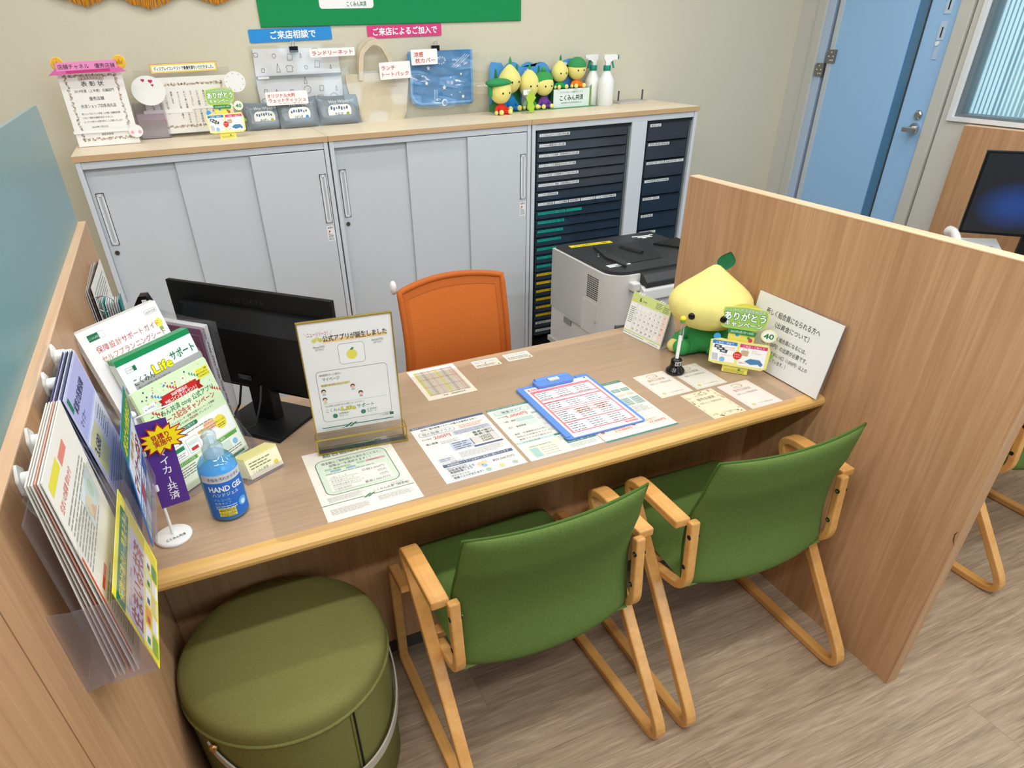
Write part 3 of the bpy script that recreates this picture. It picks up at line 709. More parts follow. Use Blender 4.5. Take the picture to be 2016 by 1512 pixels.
for i, col in enumerate(('共済ショップ四条烏丸店 殿', '全労済関西統括本部', '貴共済ショップは二〇一七年度', 'において展開された関西統括本部', 'のディスプレイコンテストに', 'おいて高い成績を収められました', 'よってここに努力を讃え', '表彰します', '二〇一八年三月吉日', '全労済関西統括本部')):
    s.vtext(col[:13], .272 - i * .024, .140, .0088, .0076, '#2b2b2b')
s.rect(.045, .034, .017, .019, '#e2867a', 2); s.lines(.047, .048, .013, 4, .0045, '#f3c9c0', lv=3)
part('certificate_paper', s, t, loc=(.012, -.0062, .013), rot=stand(0, 0))
mb = MB().box(.0, .18, -.009, -.0075, .085, .099, WHITE).box(.18, .34, -.009, -.0075, .095, .105, WHITE); part('white_band', mb, t)  # reflection across the clear acrylic, modelled as white strips
s = Sheet(.246, .033, .001, '#f0e05a'); s.frame(0, 0, .246, .033, .0022, '#c58bb0', 1, fill='#eedb4e'); s.rect(.008, .007, .230, .019, '#fafaf6', 4); s.text('ディスプレイコンテストで最優秀賞をいただきました。', .123, .0105, .0115, '#1a1a1a', w=.218, al='c', lv=5, bold=.03)
part('title_strip', s, t, loc=(.062, -.012, .221), rot=(PI / 2, R(-.5), 0))
# acrylic box behind
t = thing('acrylic_box', 'low clear box holding printed grey leaflets between the two certificates', 'box', (.226, .325, ZT))
mb = MB().box(0, .114, 0, .004, 0, .125, CLEARV).box(0, .114, .076, .08, 0, .125, CLEARV).box(0, .004, .004, .076, 0, .125, CLEARV).box(.11, .114, .004, .076, 0, .125, CLEARV).box(0, .114, 0, .08, 0, .003, CLEARV); part('clear_box', mb, t)
solo('leaflet_stack', MB().box(0, .1, 0, .055, 0, .085, M('#b5aca2', .7)).box(0, .1, -.0005, 0, .062, .085, M('#c9b3b8', .6)), 'grey leaflets standing in the low clear box between the certificates', 'leaflets', (.233, .335, ZT + .003))
# campaign pop displays (one on the cabinet, one on the counter)
def pop_display(label, loc, yaw, sc):
    t = thing('campaign_display', label, 'display', loc, yaw, 'yellow campaign card displays'); t.scale = (sc, sc, sc)
    Y1 = '#f3e66a'; s = Sheet(.07, .20, .0012, base=False); m = M(Y1, .55)
    s.rrect3(-.036, 0, .072, .20, .002, m, .0012)
    for (a, b, r, c) in ((-.012, .118, .005, '#3f9fe0'), (.02, .112, .004, '#56a83a'), (.026, .106, .006, '#d8457f'), (.012, .012, .004, '#56a83a')): s.circ(a, b, r, c)
    s.lines(-.030, .009, .058, 3, .0032, '#8c8340', var=.1)
    part('column_front', s, t, loc=(0, 0, 0), rot=stand())
    mb = MB(); mb.grid(lambda u, v: (-.036 + .072 * u, .03 * math.sin(PI * u) + .001, .20 * v), 14, 2, m); mb.prism([(-.036 + .072 * k / 14, .03 * math.sin(PI * k / 14) + .001, .0) for k in range(15)], (0, 0, .0008), m); part('column_back', mb, t)
    s = Sheet(.1, .06, .0015, base=False); hd = [(-.060, 0), (-.05, -.006), (.03, -.006), (.050, .000), (.060, .014), (.062, .040), (.056, .056), (.0, .060), (-.03, .058), (-.058, .054), (-.064, .03)]
    s.prism([(a, b, 0) for a, b in hd], (0, 0, .0015), M('#cfe07a', .55)); s.poly([(a * .96, b * .94 + .001) for a, b in hd], '#a8cf62', 1)
    s.text('こくみん共済誕生40周年', 0, .0455, .009, '#ffffff', w=.105, al='c', lv=2, ol='#3f9a4c', olw=.05); s.text('ありがとう', 0, .0215, .022, '#ffffff', w=.11, al='c', lv=4, bold=.05, ol='#3f9a4c', olw=.06); s.text('キャンペーン', 0, .002, .016, '#ffffff', w=.1, al='c', lv=4, bold=.04, ol='#3f9a4c', olw=.06)
    part('title_card', s, t, loc=(0, -.003, .142), rot=stand())
    s = Sheet(.05, .02, .001, base=False); s.prism([(a, b, 0) for a, b in [(-.036, 0), (.036, -.003), (.040, .010), (.0, .014), (-.04, .013)]], (0, 0, .001), M('#2d8c48', .5)); s.text('2023年6月1日～30日', 0, .003, .007, '#ffffff', w=.062, al='c'); part('date_ribbon', s, t, loc=(0, -.0035, .122), rot=stand())
    s = Sheet(.05, .05, .001, base=False); s.prism([(.021 * math.cos(k * PI / 16), .019 * math.sin(k * PI / 16), 0) for k in range(32)], (0, 0, .001), M('#f5f0b4', .5)); s.circ(0, 0, .0165, '#fbfbf4'); s.text('40', 0, -.008, .018, '#1f8a4c', w=.026, al='c', lv=2, bold=.05); part('anniversary_badge', s, t, loc=(.072, -.0038, .128), rot=stand())
    s = Sheet(.15, .075, .0012, base=False); pn = [(-.077, -.002), (-.06, -.006), (.07, -.008), (.084, .0), (.086, .05), (.078, .072), (.0, .070), (-.055, .074), (-.08, .066)]
    s.prism([(a, b, 0) for a, b in pn], (0, 0, .0012), M('#eee98c', .55)); s.rect(-.073, .003, .068, .061, '#fbfbf8', 1); s.rect(.003, .000, .074, .064, '#fbfbf8', 1)
    s.rect(-.073, .056, .068, .010, '#2f83cf', 2); s.rect(.003, .055, .074, .010, '#d8457f', 2); s.text('ご来店・相談で', -.039, .058, .006, '#ffffff', w=.05, al='c'); s.text('ご来店・ご加入で', .04, .057, .006, '#ffffff', w=.058, al='c')
    for k in range(3): a = -.068 + k * .009; b = .044 - k * .006; s.poly([(a, b), (a + .020, b - .002), (a + .022, b + .008), (a + .002, b + .010)], '#4b5260', 3); s.rect(a + .005, b + .002, .010, .004, '#d9dbe0', 4)
    s.text('オリジナル大判', -.036, .046, .0048, '#c0392b', w=.026); s.text('ウェットティッシュ', -.036, .040, .0048, '#c0392b', w=.028); s.text('ランドリーネット', -.044, .022, .0048, '#c0392b', w=.03)
    s.poly([(-.069, .006), (-.052, .005), (-.054, .026), (-.070, .027)], '#c9cbd0', 3); s.circ(-.040, .010, .008, '#8fc1e6', 3)
    s.poly([(.010, .030), (.028, .030), (.030, .046), (.008, .046)], '#cbb595', 3); s.frame(.013, .046, .012, .008, .0012, '#cbb595', 3, fill='#fbfbf8'); s.text('ランチ', .038, .046, .0048, '#c0392b', w=.012); s.text('トートバッグ', .038, .040, .0048, '#c0392b', w=.024)
    s.poly([(.022, .014), (.036, .024), (.062, .024), (.073, .012), (.068, .004), (.060, .010), (.040, .006)], '#4f86b4', 3); s.text('涼感枕カバー', .007, .006, .0048, '#c0392b', w=.022)
    s.circ(0, .028, .012, '#d8302f', 5, 22); s.text('もれなく', 0, .029, .005, '#ffffff', w=.017, al='c', lv=6); s.text('プレゼント！', 0, .0225, .004, '#ffffff', w=.018, al='c', lv=6)
    for (a, b, r, c) in ((-.064, .083, .010, '#3f9fe0'), (-.036, .076, .004, '#d8457f'), (.088, .045, .007, '#7fb04a')): s.prism([(a + r * math.cos(k * PI / 10), b - .006 + r * math.sin(k * PI / 10), -.0006) for k in range(20)], (0, 0, .001), M(c, .5))
    part('gift_card', s, t, loc=(0, -.006, .030), rot=stand())
    return t
pop_display('yellow campaign display on the cabinet beside the grey wipes packs', (.545, .175, ZT), R(8), .86)
# gifts
def crinkle_pack(name, label, x, y, w_, h_, title, sub, rz, grp):
    t = thing(name, label, 'wipes pack', (x, y, ZT), rz, grp); g = M('#7d868e', .22, spec=.6, bump=.5, bscale=40)
    def f(side):
        def fn(u, v):
            e = (1 - abs(2 * u - 1) ** 6) * (1 - abs(2 * v - 1) ** 5); k = .006 * math.sin(u * 37 + v * 11) * abs(2 * u - 1) ** 4
            ww = w_ * (1 - .07 * (1 - abs(2 * v - 1) ** 3) * 0); return ((u - .5) * ww, side * (.022 * e + k * .4) + (v - .5) * .03, h_ * v + .006 * abs(2 * u - 1) ** 2 * (1 if v > .5 else 0))
        return fn
    mb = MB(); mb.grid(f(-1), 24, 14, g); mb.grid(f(1), 24, 14, g, flip=True); part('wrapper', mb, t)
    s = Sheet(w_ * .55, h_ * .46, .001, '#eff1f1', rad=h_ * .2); W2, H2 = w_ * .55, h_ * .46
    rr = random.Random(len(title) + int(x * 100))
    for k in range(7): s.rect(W2 * (.12 + .11 * k), H2 * (.55 + .12 * rr.random()), W2 * .07, H2 * (.16 + .1 * rr.random()), ('#566069', '#3f6fae', '#8a9299')[k % 3], 1, .002)
    s.text(title, W2 * .28, H2 * .14, H2 * .26, '#333a40', w=W2 * .36, bold=.02); s.circ(W2 * .84, H2 * .26, H2 * .14, ('#c0b33a', '#4b9ae0', '#8fb53a')[sub], 2)
    part('front_label', s, t, loc=(-W2 / 2, -.0265 + .002, h_ * .27), rot=stand(0, R(-4)))
    s = Sheet(.1, .02, .0004, base=False); s.text('Wet Wipes', 0, 0, h_ * .16, '#e8ecee', w=w_ * .48, al='c', bold=.02); part('printed_title', s, t, loc=(0, -.019, h_ * .77), rot=stand(0, R(-18)))
crinkle_pack('wipes_pack', 'grey wet wipes pack marked for the kitchen, closest to the yellow campaign display', .716, .365, .158, .098, 'キッチン', 0, R(3), 'grey wet wipes packs')
crinkle_pack('wipes_pack', 'grey wet wipes pack marked for the living room, in the middle of three packs', .860, .352, .168, .108, 'リビング', 1, R(2), 'grey wet wipes packs')
crinkle_pack('wipes_pack', 'grey wet wipes pack marked for the car, leaning beside the canvas tote bag', 1.036, .362, .186, .108, 'クルマ', 2, R(1), 'grey wet wipes packs')
s = Sheet(.172, .049, .0012, '#f2f2f0', rad=.006); s.text('オリジナル大判', .007, .029, .0135, '#d0504a', w=.112, bold=.03); s.text('ウェットティッシュ', .010, .012, .0135, '#d0504a', w=.152, bold=.03); s.text('※いずれか1つ選べます。', .05, .004, .005, '#c98a86', w=.10)
solo('caption_card', s, 'white caption card with two red lines leaning over the wipes packs', 'card', (.733, .318, 1.349), stand(0, R(3)))
# laundry net
t = thing('laundry_net', 'white patterned laundry net with a grey zip, clipped up in a clear bag', 'laundry net', (.726, .404, ZT))
s = Sheet(.345, .290, .003, base=False); cl = M('#e3e3e6', .8, bump=.3, bscale=60, var=.06, vscale=14)
s.prism([(.0, 0, 0), (.342, 0, 0), (.352, .150, 0), (.350, .284, 0), (.0, .290, 0), (-.008, .15, 0)], (0, 0, .004), cl); s.t = .004
part('net_cloth', s, t, rot=stand(0, R(2)))
s = Sheet(.1, .1, .004, base=False); rr = random.Random(11)
def squig(cx, cy, r, kind):
    c = '#4c4e52'
    if kind == 0: P = [(-1, -.8), (-.9, .3), (-1.3, .6), (-.7, 1), (.6, 1), (1.2, .5), (.9, .2), (.9, -.8)]
    elif kind == 1: P = [(math.cos(a) * (1 + .15 * math.sin(3 * a)), math.sin(a)) for a in [k * .6 for k in range(10)]]
    elif kind == 2: P = [(-.9, -.9), (.6, -.9), (.9, .7), (-.6, .9)]
    else: P = [(-.5, -1), (0, 1), (.5, -1)]
    P = [(cx + a * r, cy + b * r) for a, b in P]; n = len(P)
    for i in range(n):
        a = Vector(P[i]); b = Vector(P[(i + 1) % n]); d = (b - a).normalized(); q = Vector((-d.y, d.x)) * .0007; s.poly([a - q, b - q, b + q, a + q], c)
for k in range(30):
    cx = .02 + (k % 6) * .060 + rr.uniform(-.012, .012); cy = .095 + (k // 6) * .042 + rr.uniform(-.008, .008)
    if abs(cy - .187) > .014: squig(cx, cy, rr.uniform(.006, .016), k % 4)
part('printed_pattern', s, t, loc=(0, -.0006, 0), rot=stand(0, R(2)))
mb = MB().box(-.006, .352, -.0075, -.004, .184, .193, M('#85898d', .6)).box(.0, .045, -.010, -.006, .183, .191, WHITE); part('zip', mb, t)
mb = MB(); mb.grid(lambda u, v: (-.02 + .40 * u, -.014 - .004 * math.sin(u * 9) * math.sin(v * 7) - .006 * math.sin(PI * u), .30 * v), 16, 12, FILM); part('clear_bag', mb, t)
def binder_clip(x, z, label):
    t = thing('binder_clip', label, 'clip', (x, .392, z), 0, 'black binder clips on the wall gifts')
    mb = MB().prism([(-.017, -.006, -.012), (-.017, .006, -.012), (-.017, .009, .010), (-.017, -.009, .010)], (.034, 0, 0), BLACK); part('clip_body', mb, t, bev=.001)
    for k in (-1, 1): part('clip_wire', MB().tube([(-.006, k * .006, .010), (-.007, k * .006, .022), (-.003, k * .008, .030), (.003, k * .008, .030), (.007, k * .006, .022), (.006, k * .006, .010)], .0009, CHROME, 6), t)
s = Sheet(.192, .030, .001, '#f2f2f0', rad=.004); s.text('ランドリーネット', .096, .008, .0155, '#d0504a', w=.172, al='c', bold=.03)
solo('caption_card', s, 'white caption card with one red line beside the laundry net', 'card', (.951, .382, 1.510), (PI / 2, R(-.8), 0))
# tote
t = thing('tote_bag', 'small natural canvas tote bag standing in a clear bag on the cabinet', 'bag', (1.232, .385, ZT)); cv = M('#d6c8ae', .9, spec=.1, bump=.5, bscale=500, var=.05, vscale=30)
def tf(side):
    def fn(u, v):
        e = (1 - abs(2 * u - 1) ** 8); wv = .232 + .052 * min(1, v * 1.2) - .02 * max(0, .15 - v) * 6
        return ((u - .5) * wv, side * (.020 * (1 - v) * e + .004 + .002 * math.sin(9 * u + 4 * v)), .185 * v)
    return fn
mb = MB(); mb.grid(tf(-1), 20, 14, cv); mb.grid(tf(1), 20, 14, cv, flip=True); part('bag_body', mb, t)
for k, dy in ((0, -.006), (1, .010)):
    p = fillet([(-.078, .16), (-.062, .262 + k * .02), (-.012, .302 + k * .012), (.030, .292), (.062, .235), (.070, .16)], .05, 6); mb = MB(); vs = []; fs = []
    for i, (a, b) in enumerate(p):
        q = Vector(p[min(i + 1, len(p) - 1)]) - Vector(p[max(i - 1, 0)]); q.normalize(); nn = Vector((-q.y, q.x)) * .0095
        for sg, yy in ((-1, 0), (1, 0), (1, .003), (-1, .003)): vs.append((a + nn.x * sg, dy - .004 + yy, b + nn.y * sg))
    for i in range(len(p) - 1):
        for q in range(4): fs.append((4 * i + q, 4 * i + (q + 1) % 4, 4 * i + 4 + (q + 1) % 4, 4 * i + 4 + q))
    part('strap', mb.add(vs, fs, cv), t)
mb = MB(); mb.grid(lambda u, v: (-.165 + .31 * u, -.032 - .004 * math.sin(u * 8 + 1) * math.sin(v * 6), .195 * v), 14, 10, FILM); part('clear_bag', mb, t)
s = Sheet(.140, .064, .001, '#f0efed', rad=.004); s.text('ランチ', .010, .036, .0155, '#d0504a', w=.06, bold=.03); s.text('トートバック', .010, .012, .0155, '#d0504a', w=.12, bold=.03)
solo('caption_card', s, 'white caption card with two red lines on the canvas tote bag', 'card', (1.232, .338, 1.419), (PI / 2, R(-1), 0))
# pillow cover
t = thing('pillow_cover', 'folded blue quilted pillow cover with white stars, clipped to the wall', 'pillow cover', (1.385, .392, 1.312)); pb = M('#3f7fb8', .75, bump=.25, bscale=120, var=.05, vscale=18)
def pc(u, v, d):
    x = .292 * u; z = .205 * v - .0 * u; q = abs(((u * 3.2 + v * 2.4) % 1) - .5) * abs(((u * 3.2 - v * 2.4) % 1) - .5) * 4
    r = .045
    if x < r and z < r:
        k = math.hypot(x - r, z - r)
        if k > r: x = r + (x - r) * r / k; z = r + (z - r) * r / k
    return (x, -d - .008 * q - .004, z)
mb = MB(); mb.grid(lambda u, v: pc(u, v, .012), 40, 30, pb); mb.grid(lambda u, v: pc(u, v, -.014), 8, 8, pb, flip=True); part('quilted_cloth', mb, t)
lb = M('#6fa6dc', .7)
for k, dd in enumerate((.006, .016)): part('border', MB().tube([pc(0, 1 - i / 20, -.002 + dd * .6) for i in range(20)] + [pc(i / 30, 0, -.002 + dd * .6) for i in range(31)] + [pc(1, i / 20, -.002 + dd * .6) for i in range(1, 21)], .0062, lb, 8), t, loc=(0, .008 * (1 - k), -.008 * (1 - k)))
s = Sheet(.3, .2, .0003, base=False)
def star(cx, cy, r, c='#e8f0f6', n=5):
    s.poly([(cx + (r if k % 2 == 0 else r * .42) * math.sin(k * PI / n), cy + (r if k % 2 == 0 else r * .42) * math.cos(k * PI / n)) for k in range(2 * n)], c, 1)
for (a, b, r) in ((.08, .140, .011), (.068, .082, .010), (.152, .062, .011), (.213, .086, .006), (.243, .022, .010), (.236, .112, .007), (.186, .032, .004), (.228, .04, .004), (.185, .1, .004), (.05, .11, .004)): star(a, b, r)
for k in range(11): a = k * .55; s.circ(.140 + .022 * math.cos(a), .168 + .013 * math.sin(a), .0035, '#b9d2e6', 1, 8)
for (a, b) in ((.19, .14), (.2, .138), (.21, .136)): s.poly([(a, b), (a + .07, b + .05), (a + .071, b + .048), (a + .003, b)], '#cfe0ee', 1)
for k in range(3): s.poly([(.10 + k * .006, .015), (.103 + k * .006, .055), (.105 + k * .006, .055), (.101 + k * .006, .015)], '#cfe0ee', 1)
s.circ(.150, .002, .014, '#cfe0ee', 1); s.circ(.153, .000, .010, '#4d8ac0', 2)
part('printed_pattern', s, t, loc=(0, -.0245, 0), rot=stand())
mb = MB(); mb.grid(lambda u, v: (-.010 + .375 * u, -.028 - .006 * math.sin(u * 13) * math.sin(v * 5) - .004 * math.sin(v * 17 + u * 3), -.02 + .235 * v * (1 - .12 * u)), 22, 16, FILM); part('clear_bag', mb, t)
s = Sheet(.122, .058, .001, '#f2f2f0', rad=.004); s.text('涼感', .014, .032, .0165, '#d0504a', w=.042, bold=.03); s.text('枕カバー', .018, .009, .0165, '#d0504a', w=.092, bold=.03)
solo('caption_card', s, 'white caption card with two red lines on the corner of the blue pillow cover', 'card', (1.380, .342, 1.467), (PI / 2, R(-.5), 0))
binder_clip(.889, 1.5425, 'black binder clip holding the laundry net bag to the wall')
binder_clip(1.513, 1.527, 'black binder clip holding the blue pillow cover to the wall')
# ---------------------------------------------------------------- soft toys and the little scenery behind them
t = thing('scenery_panel', 'blue printed scenery panel with clouds and green trees behind the soft toys', 'display', (1.770, .392, ZT))
s = Sheet(.5, .2, .003, base=False); ol = [(0, 0), (.535, 0), (.535, .075), (.475, .08), (.472, .204), (.425, .204), (.388, .195), (.378, .178), (.345, .176), (.325, .158)]
for (cx, cz, r) in ((.275, .150, .046), (.205, .152, .047), (.120, .150, .052)):
    for k in range(2, 9): a = R(18 * k); ol.append((cx + r * math.cos(a), cz + r * math.sin(a)))
ol += [(.065, .200), (.012, .205), (.006, .19)]
s.prism([(a, b, 0) for a, b in ol], (0, 0, .003), M('#4f97d6', .55))
for (x, w_, h_) in ((.035, .05, .16), (.145, .046, .175), (.262, .042, .165)): s.poly([(x - w_ / 2, .02), (x + w_ / 2, .02), (x + .004, h_ + .015), (x - .004, h_ + .015)], '#2f7a45', 1); s.rect(x - .002, .09, .003, .008, '#1d5a30', 2); s.rect(x + .006, .11, .003, .008, '#1d5a30', 2)
for (x, z, k) in ((.092, .150, 1), (.205, .155, .75), (.405, .168, 1)):
    for (a, b, r) in ((-.014, 0, .013), (.0, .006, .016), (.015, 0, .012), (.0, -.006, .014)): s.circ(x + a * k, z + b * k, r * k, '#d5e4ef', 2)
s.rect(0, 0, .535, .03, '#4d8f4a', 3); part('backdrop', s, t, rot=stand())
part('base', MB().box(0, .545, -.09, 0.003, 0, .003, M('#5c8f58', .5)), t)
s = Sheet(.2, .078, .002, '#dfe8e4'); s.text('たすけあいの輪をむすぶ', .100, .060, .0085, '#6d8f86', w=.128, al='c'); s.text('こくみん共済', .100, .030, .022, '#1f2424', w=.130, al='c', bold=.03); s.text('全国労働者共済生活協同組合連合会 coop', .100, .016, .006, '#6d7a78', w=.115, al='c')
t2 = thing('sign_box', 'white box sign with black lettering carrying two soft toys beside the spray bottles', 'sign', (2.087, .335, ZT + .003))
part('sign_face', s, t2, rot=stand())
mb = MB().box(0, .20, .0002, .048, 0, .078, M('#3f7a4a', .6)); part('box_body', mb, t2)
s = Sheet(.1, .1, .002, base=False); s.prism([(.0, 0, 0), (.045, 0, 0), (.052, .06, 0), (.040, .098, 0), (.028, .10, 0), (0, .078, 0)], (0, 0, .002), M('#7da04e', .6)); s.circ(.03, .07, .0045, '#22301c', 1, 14, .006)
for (a, b) in ((.01, .03), (.03, .03), (.02, .05), (.035, .015), (.012, .012)): s.circ(a, b, .002, '#e3b27c', 1, 8)
part('side_card', s, t2, loc=(.2005, .004, 0), rot=stand(R(12)))
YEL = M('#ebe08a', .9, spec=.1, bump=.4, bscale=250, var=.05, vscale=25); BEAD = M('#0c0c0c', .3)
def headpt(f0, tip):
    def f(p):
        k = max(0, p.z); g = 1 - f0 * k ** 2.2
        return Vector((p.x * g, p.y * g, p.z + tip * k ** 4))
    return f
def toy(label, loc, yaw, hr, hz, body_c, hat=None, leafc=None, group='soft toys on the cabinet', bw=.5, hh=None, tip=.1, f0=.35, hf=0.0, ff=1.0):
    """sitting soft toy: round head, short body, arms, feet"""
    t = thing('soft_toy', label, 'soft toy', loc, yaw, group); bm = M(body_c, .9, spec=.1, bump=.4, bscale=250)
    b = MB().ball((0, 0, hz * .44), (hr * bw, hr * .45, hz * .44), bm, 18, 12); part('body', b, t)
    for sx in (-1, 1):
        b = MB().tube([(sx * hr * .38, -.0, hz * .60), (sx * hr * .62, -hr * .12, hz * .38), (sx * hr * .70, -hr * .25, max(hz * .20, hr * .2))], [hr * .14, hr * .16, hr * .15], bm, 10); b.ball((sx * hr * .71, -hr * .27, max(hz * .15, hr * .185)), hr * .18, YEL, 10, 8); part('arm', b, t)
        b = MB().tube([(sx * hr * .2, -hr * .2, hr * .205), (sx * hr * .46, -hr * .62 * ff, hr * .205)], [hr * .2, hr * .2], bm, 10); b.ball((sx * hr * .50, -hr * .72 * ff, hr * .225), (hr * .23, hr * .2, hr * .22), YEL, 12, 8); part('foot', b, t)
    zc = hz + (hh or hr) * .82; h = MB().ball((0, hf, zc), (hr, hr * .86, hh or hr), YEL, 24, 16, headpt(f0, tip)); hd = part('head', h, t)
    for sx in (-1, 1): part('eye', MB().ball((sx * hr * .36, hf - hr * .79, zc - hr * .12), (hr * .085, hr * .05, hr * .085), BEAD, 10, 8), hd)
    if leafc:
        m = M(leafc, .8); zt = zc + (hh or hr) * (1 + tip)
        part('leaf', MB().ball((hr * .06, 0, zt + hr * .2), (hr * .16, hr * .05, hr * .34), m, 12, 8, lambda p: Vector((p.x * (1 - .6 * max(0, p.z)), p.y, p.z))), hd)
    if hat == 'cap': part('cap', MB().ball((0, .0, zc + hr * .22), (hr * .99, hr * .90, hr * .84), M('#3d9457', .9, bump=.4, bscale=250), 22, 12, lambda p: Vector((p.x, p.y, max(p.z, -.1)))), hd)
    if hat == 'brim':
        m = M('#37965a', .9, bump=.4, bscale=250); part('hat', MB().ball((-hr * .25, 0, zc + hr * .66), (hr * 1.28, hr * .9, hr * .34), m, 22, 10).ball((-hr * 1.1, hr * .1, zc + hr * .1), (hr * .22, hr * .2, hr * .6), m, 12, 8), hd)
    if hat == 'hair': m = M('#3f9a50', .9, bump=.4, bscale=250); part('hair', MB().ball((0, hr * .12, zc + hr * .25), (hr * 1.03, hr * .88, hr * .95), m, 22, 12, lambda p: Vector((p.x, p.y, max(p.z, .02 - .5 * abs(p.x)) if p.z < .02 else p.z))).ball((-hr * .1, 0, zc + hr * 1.3), hr * .24, m, 12, 8), hd)
    return t
ZB = ZT + .003
toy('small soft toy in a red suit with a wide green hat', (1.772, .262, ZT), R(14), .052, .052, '#d6382e', 'brim', f0=.1, tip=0)
toy('soft toy in a blue suit with a leaf, behind the one in red', (1.855, .342, ZB), R(14), .056, .082, '#2a7fc0', None, '#2f9a50', f0=.35, tip=.15, bw=.6)
toy('soft toy with a tall smooth yellow head, between the blue and purple suits', (1.962, .352, ZB), R(10), .051, .058, '#4aa04a', None, '#2f9a50', hh=.058, f0=.2, tip=.05)
toy('soft toy in a purple suit with green hair and a bun', (2.040, .346, ZB), R(8), .048, .062, '#6f4290', 'hair', f0=.25, tip=.05)
toy('soft toy in a green suit sitting on the box sign', (2.132, .362, ZB + .078), R(6), .043, .036, '#2f9f5a', None, '#2f7d4a', f0=.3, tip=.1)
toy('soft toy in an orange suit with a green cap, sitting on the box sign', (2.226, .362, ZB + .078), R(6), .047, .042, '#ee7f2c', 'cap', f0=.1, tip=0)
t = thing('acrylic_card_stand', 'tiny clear acrylic standee with a green leaf shape in front of the soft toys', 'standee', (1.894, .232, ZT))
s = Sheet(.058, .072, .002, mat=CLEARV, rad=.003); part('clear_plate', s, t, loc=(-.030, 0, .03), rot=stand())
s = Sheet(.058, .072, .002, base=False); s.rect(.008, .046, .042, .02, '#f1f1ee', 1); s.lines(.026, .060, .02, 3, .004, '#8a8a8a', lv=2); part('printed_card', s, t, loc=(-.030, -.0005, .03), rot=stand())
s = Sheet(.05, .09, .002, base=False); s.prism([(0, 0, 0), (.016, -.002, 0), (.024, .022, 0), (.014, .04, 0), (.03, .058, 0), (.012, .082, 0), (.006, .092, 0), (-.002, .084, 0), (-.022, .06, 0), (-.012, .042, 0), (-.014, .02, 0)], (0, 0, .002), M('#a9c93a', .5)); part('leaf_cutout', s, t, loc=(.012, -.004, .004), rot=stand())
part('base_plate', MB().box(-.03, .03, -.018, .014, 0, .003, CLEARV), t)
# spray bottles
def spray(x, y, rz, label, tape):
    t = thing('spray_bottle', label, 'spray bottle', (x, y, ZT), rz, 'white spray bottles'); m = M('#eceeec', .45, spec=.4); gr = M('#158a72', .4)
    part('bottle', MB().lathe([(.034, 0), (.0385, .004), (.0385, .10), (.036, .112), (.022, .136), (.0155, .148), (.0155, .158)], m, 32), t)
    part('collar', MB().lathe([(.0175, .150), (.018, .152), (.018, .170), (.016, .172)], gr, 24), t)
    h = MB(); h.prism([(-.046, -.012, .196), (-.046, -.012, .212), (-.036, -.012, .217), (.018, -.012, .217), (.020, -.012, .200), (.010, -.012, .188), (.009, -.012, .171), (-.010, -.012, .171), (-.012, -.012, .184), (-.026, -.012, .194)], (0, .024, 0), m); part('spray_head', h, t, bev=.003)
    part('nozzle', MB().cyl((-.046, 0, .205), (-.054, 0, .205), .009, gr if tape else m), t)
    part('trigger', MB().prism([(-.024, -.006, .196), (-.030, -.006, .176), (-.034, -.006, .160), (-.029, -.006, .160), (-.022, -.006, .180), (-.016, -.006, .194)], (0, .012, 0), gr), t, bev=.0015)
    if tape:
        n = 10; vs = []
        for k in range(n + 1): a = R(-125 + 8 * k); vs += [(.039 * math.cos(a), .039 * math.sin(a), .086), (.039 * math.cos(a), .039 * math.sin(a), .098)]
        part('yellow_tape', MB().add(vs, [(2 * k, 2 * k + 2, 2 * k + 3, 2 * k + 1) for k in range(n)], M('#e6d21f', .5)), t)
spray(2.325, .372, R(8), 'white spray bottle standing behind its taped twin', False)
spray(2.362, .305, R(160), 'white spray bottle with a strip of yellow tape', True)
t = thing('display_base', 'clear acrylic base plate with two upright steel pins on the end board', 'stand', (2.535, .345, ZT))
part('base_plate', MB().box(-.08, .08, -.04, .045, .004, .012, CLEARV).box(-.074, .074, -.03, .035, .0005, .004, WHITEP), t, bev=.001)
for x in (-.068, .075): part('pin', MB().cyl((x, .0, .012), (x, .0, .056), .0042, M('#6d6d6d', .25, .9)), t)
# ---------------------------------------------------------------- papers under the clear mat
ZP = 0.7153
def flat(name, s, label, cat, x, y, rz=0.0, z=ZP, group=None):
    """x, y: lower left corner of the piece on the counter"""
    return solo(name, s, label, cat, (x, y, z), (0, 0, rz), group)
s = Sheet(.221, .296, .0003, '#f6f6f3'); G1 = '#2f7d57'
s.text('総合医療共済', .110, .262, .021, '#5d9a78', w=.125, al='c', bold=.04); s.text('こくみん共済', .152, .284, .006, '#6a8d7c', w=.036); s.rect(.190, .281, .015, .011, '#177a4c')
s.frame(.020, .094, .180, .156, .0022, '#41745a', 1, rad=.022, fill='#dcefe1')
s.text('掛金額はご契約時から変わることなく、', .112, .228, .0105, w=.150, al='c', bold=.01); s.text('保障は一生涯続きます！！', .104, .213, .0105, w=.105, al='c', bold=.01)
s.rect(.038, .199, .018, .009, '#a9cdb6', 3); s.rect(.058, .199, .045, .009, '#bcdcae', 3); s.rect(.118, .199, .020, .009, '#a9cdb6', 3); s.rect(.140, .199, .050, .009, '#e5b9c0', 3)
s.text('基本プラン', .060, .2005, .006, '#3b6b4d', w=.04, lv=5); s.text('引受基準緩和型プラン', .142, .2005, .006, '#a5455a', w=.046, lv=5)
s.rect(.050, .189, .026, .008, '#86b4d8', 3); s.rect(.088, .189, .024, .008, '#86b4d8', 3); s.lines(.036, .182, .155, 1, .006, '#667a70', lv=3)
s.rect(.036, .108, .148, .070, '#fbfcfa', 3)
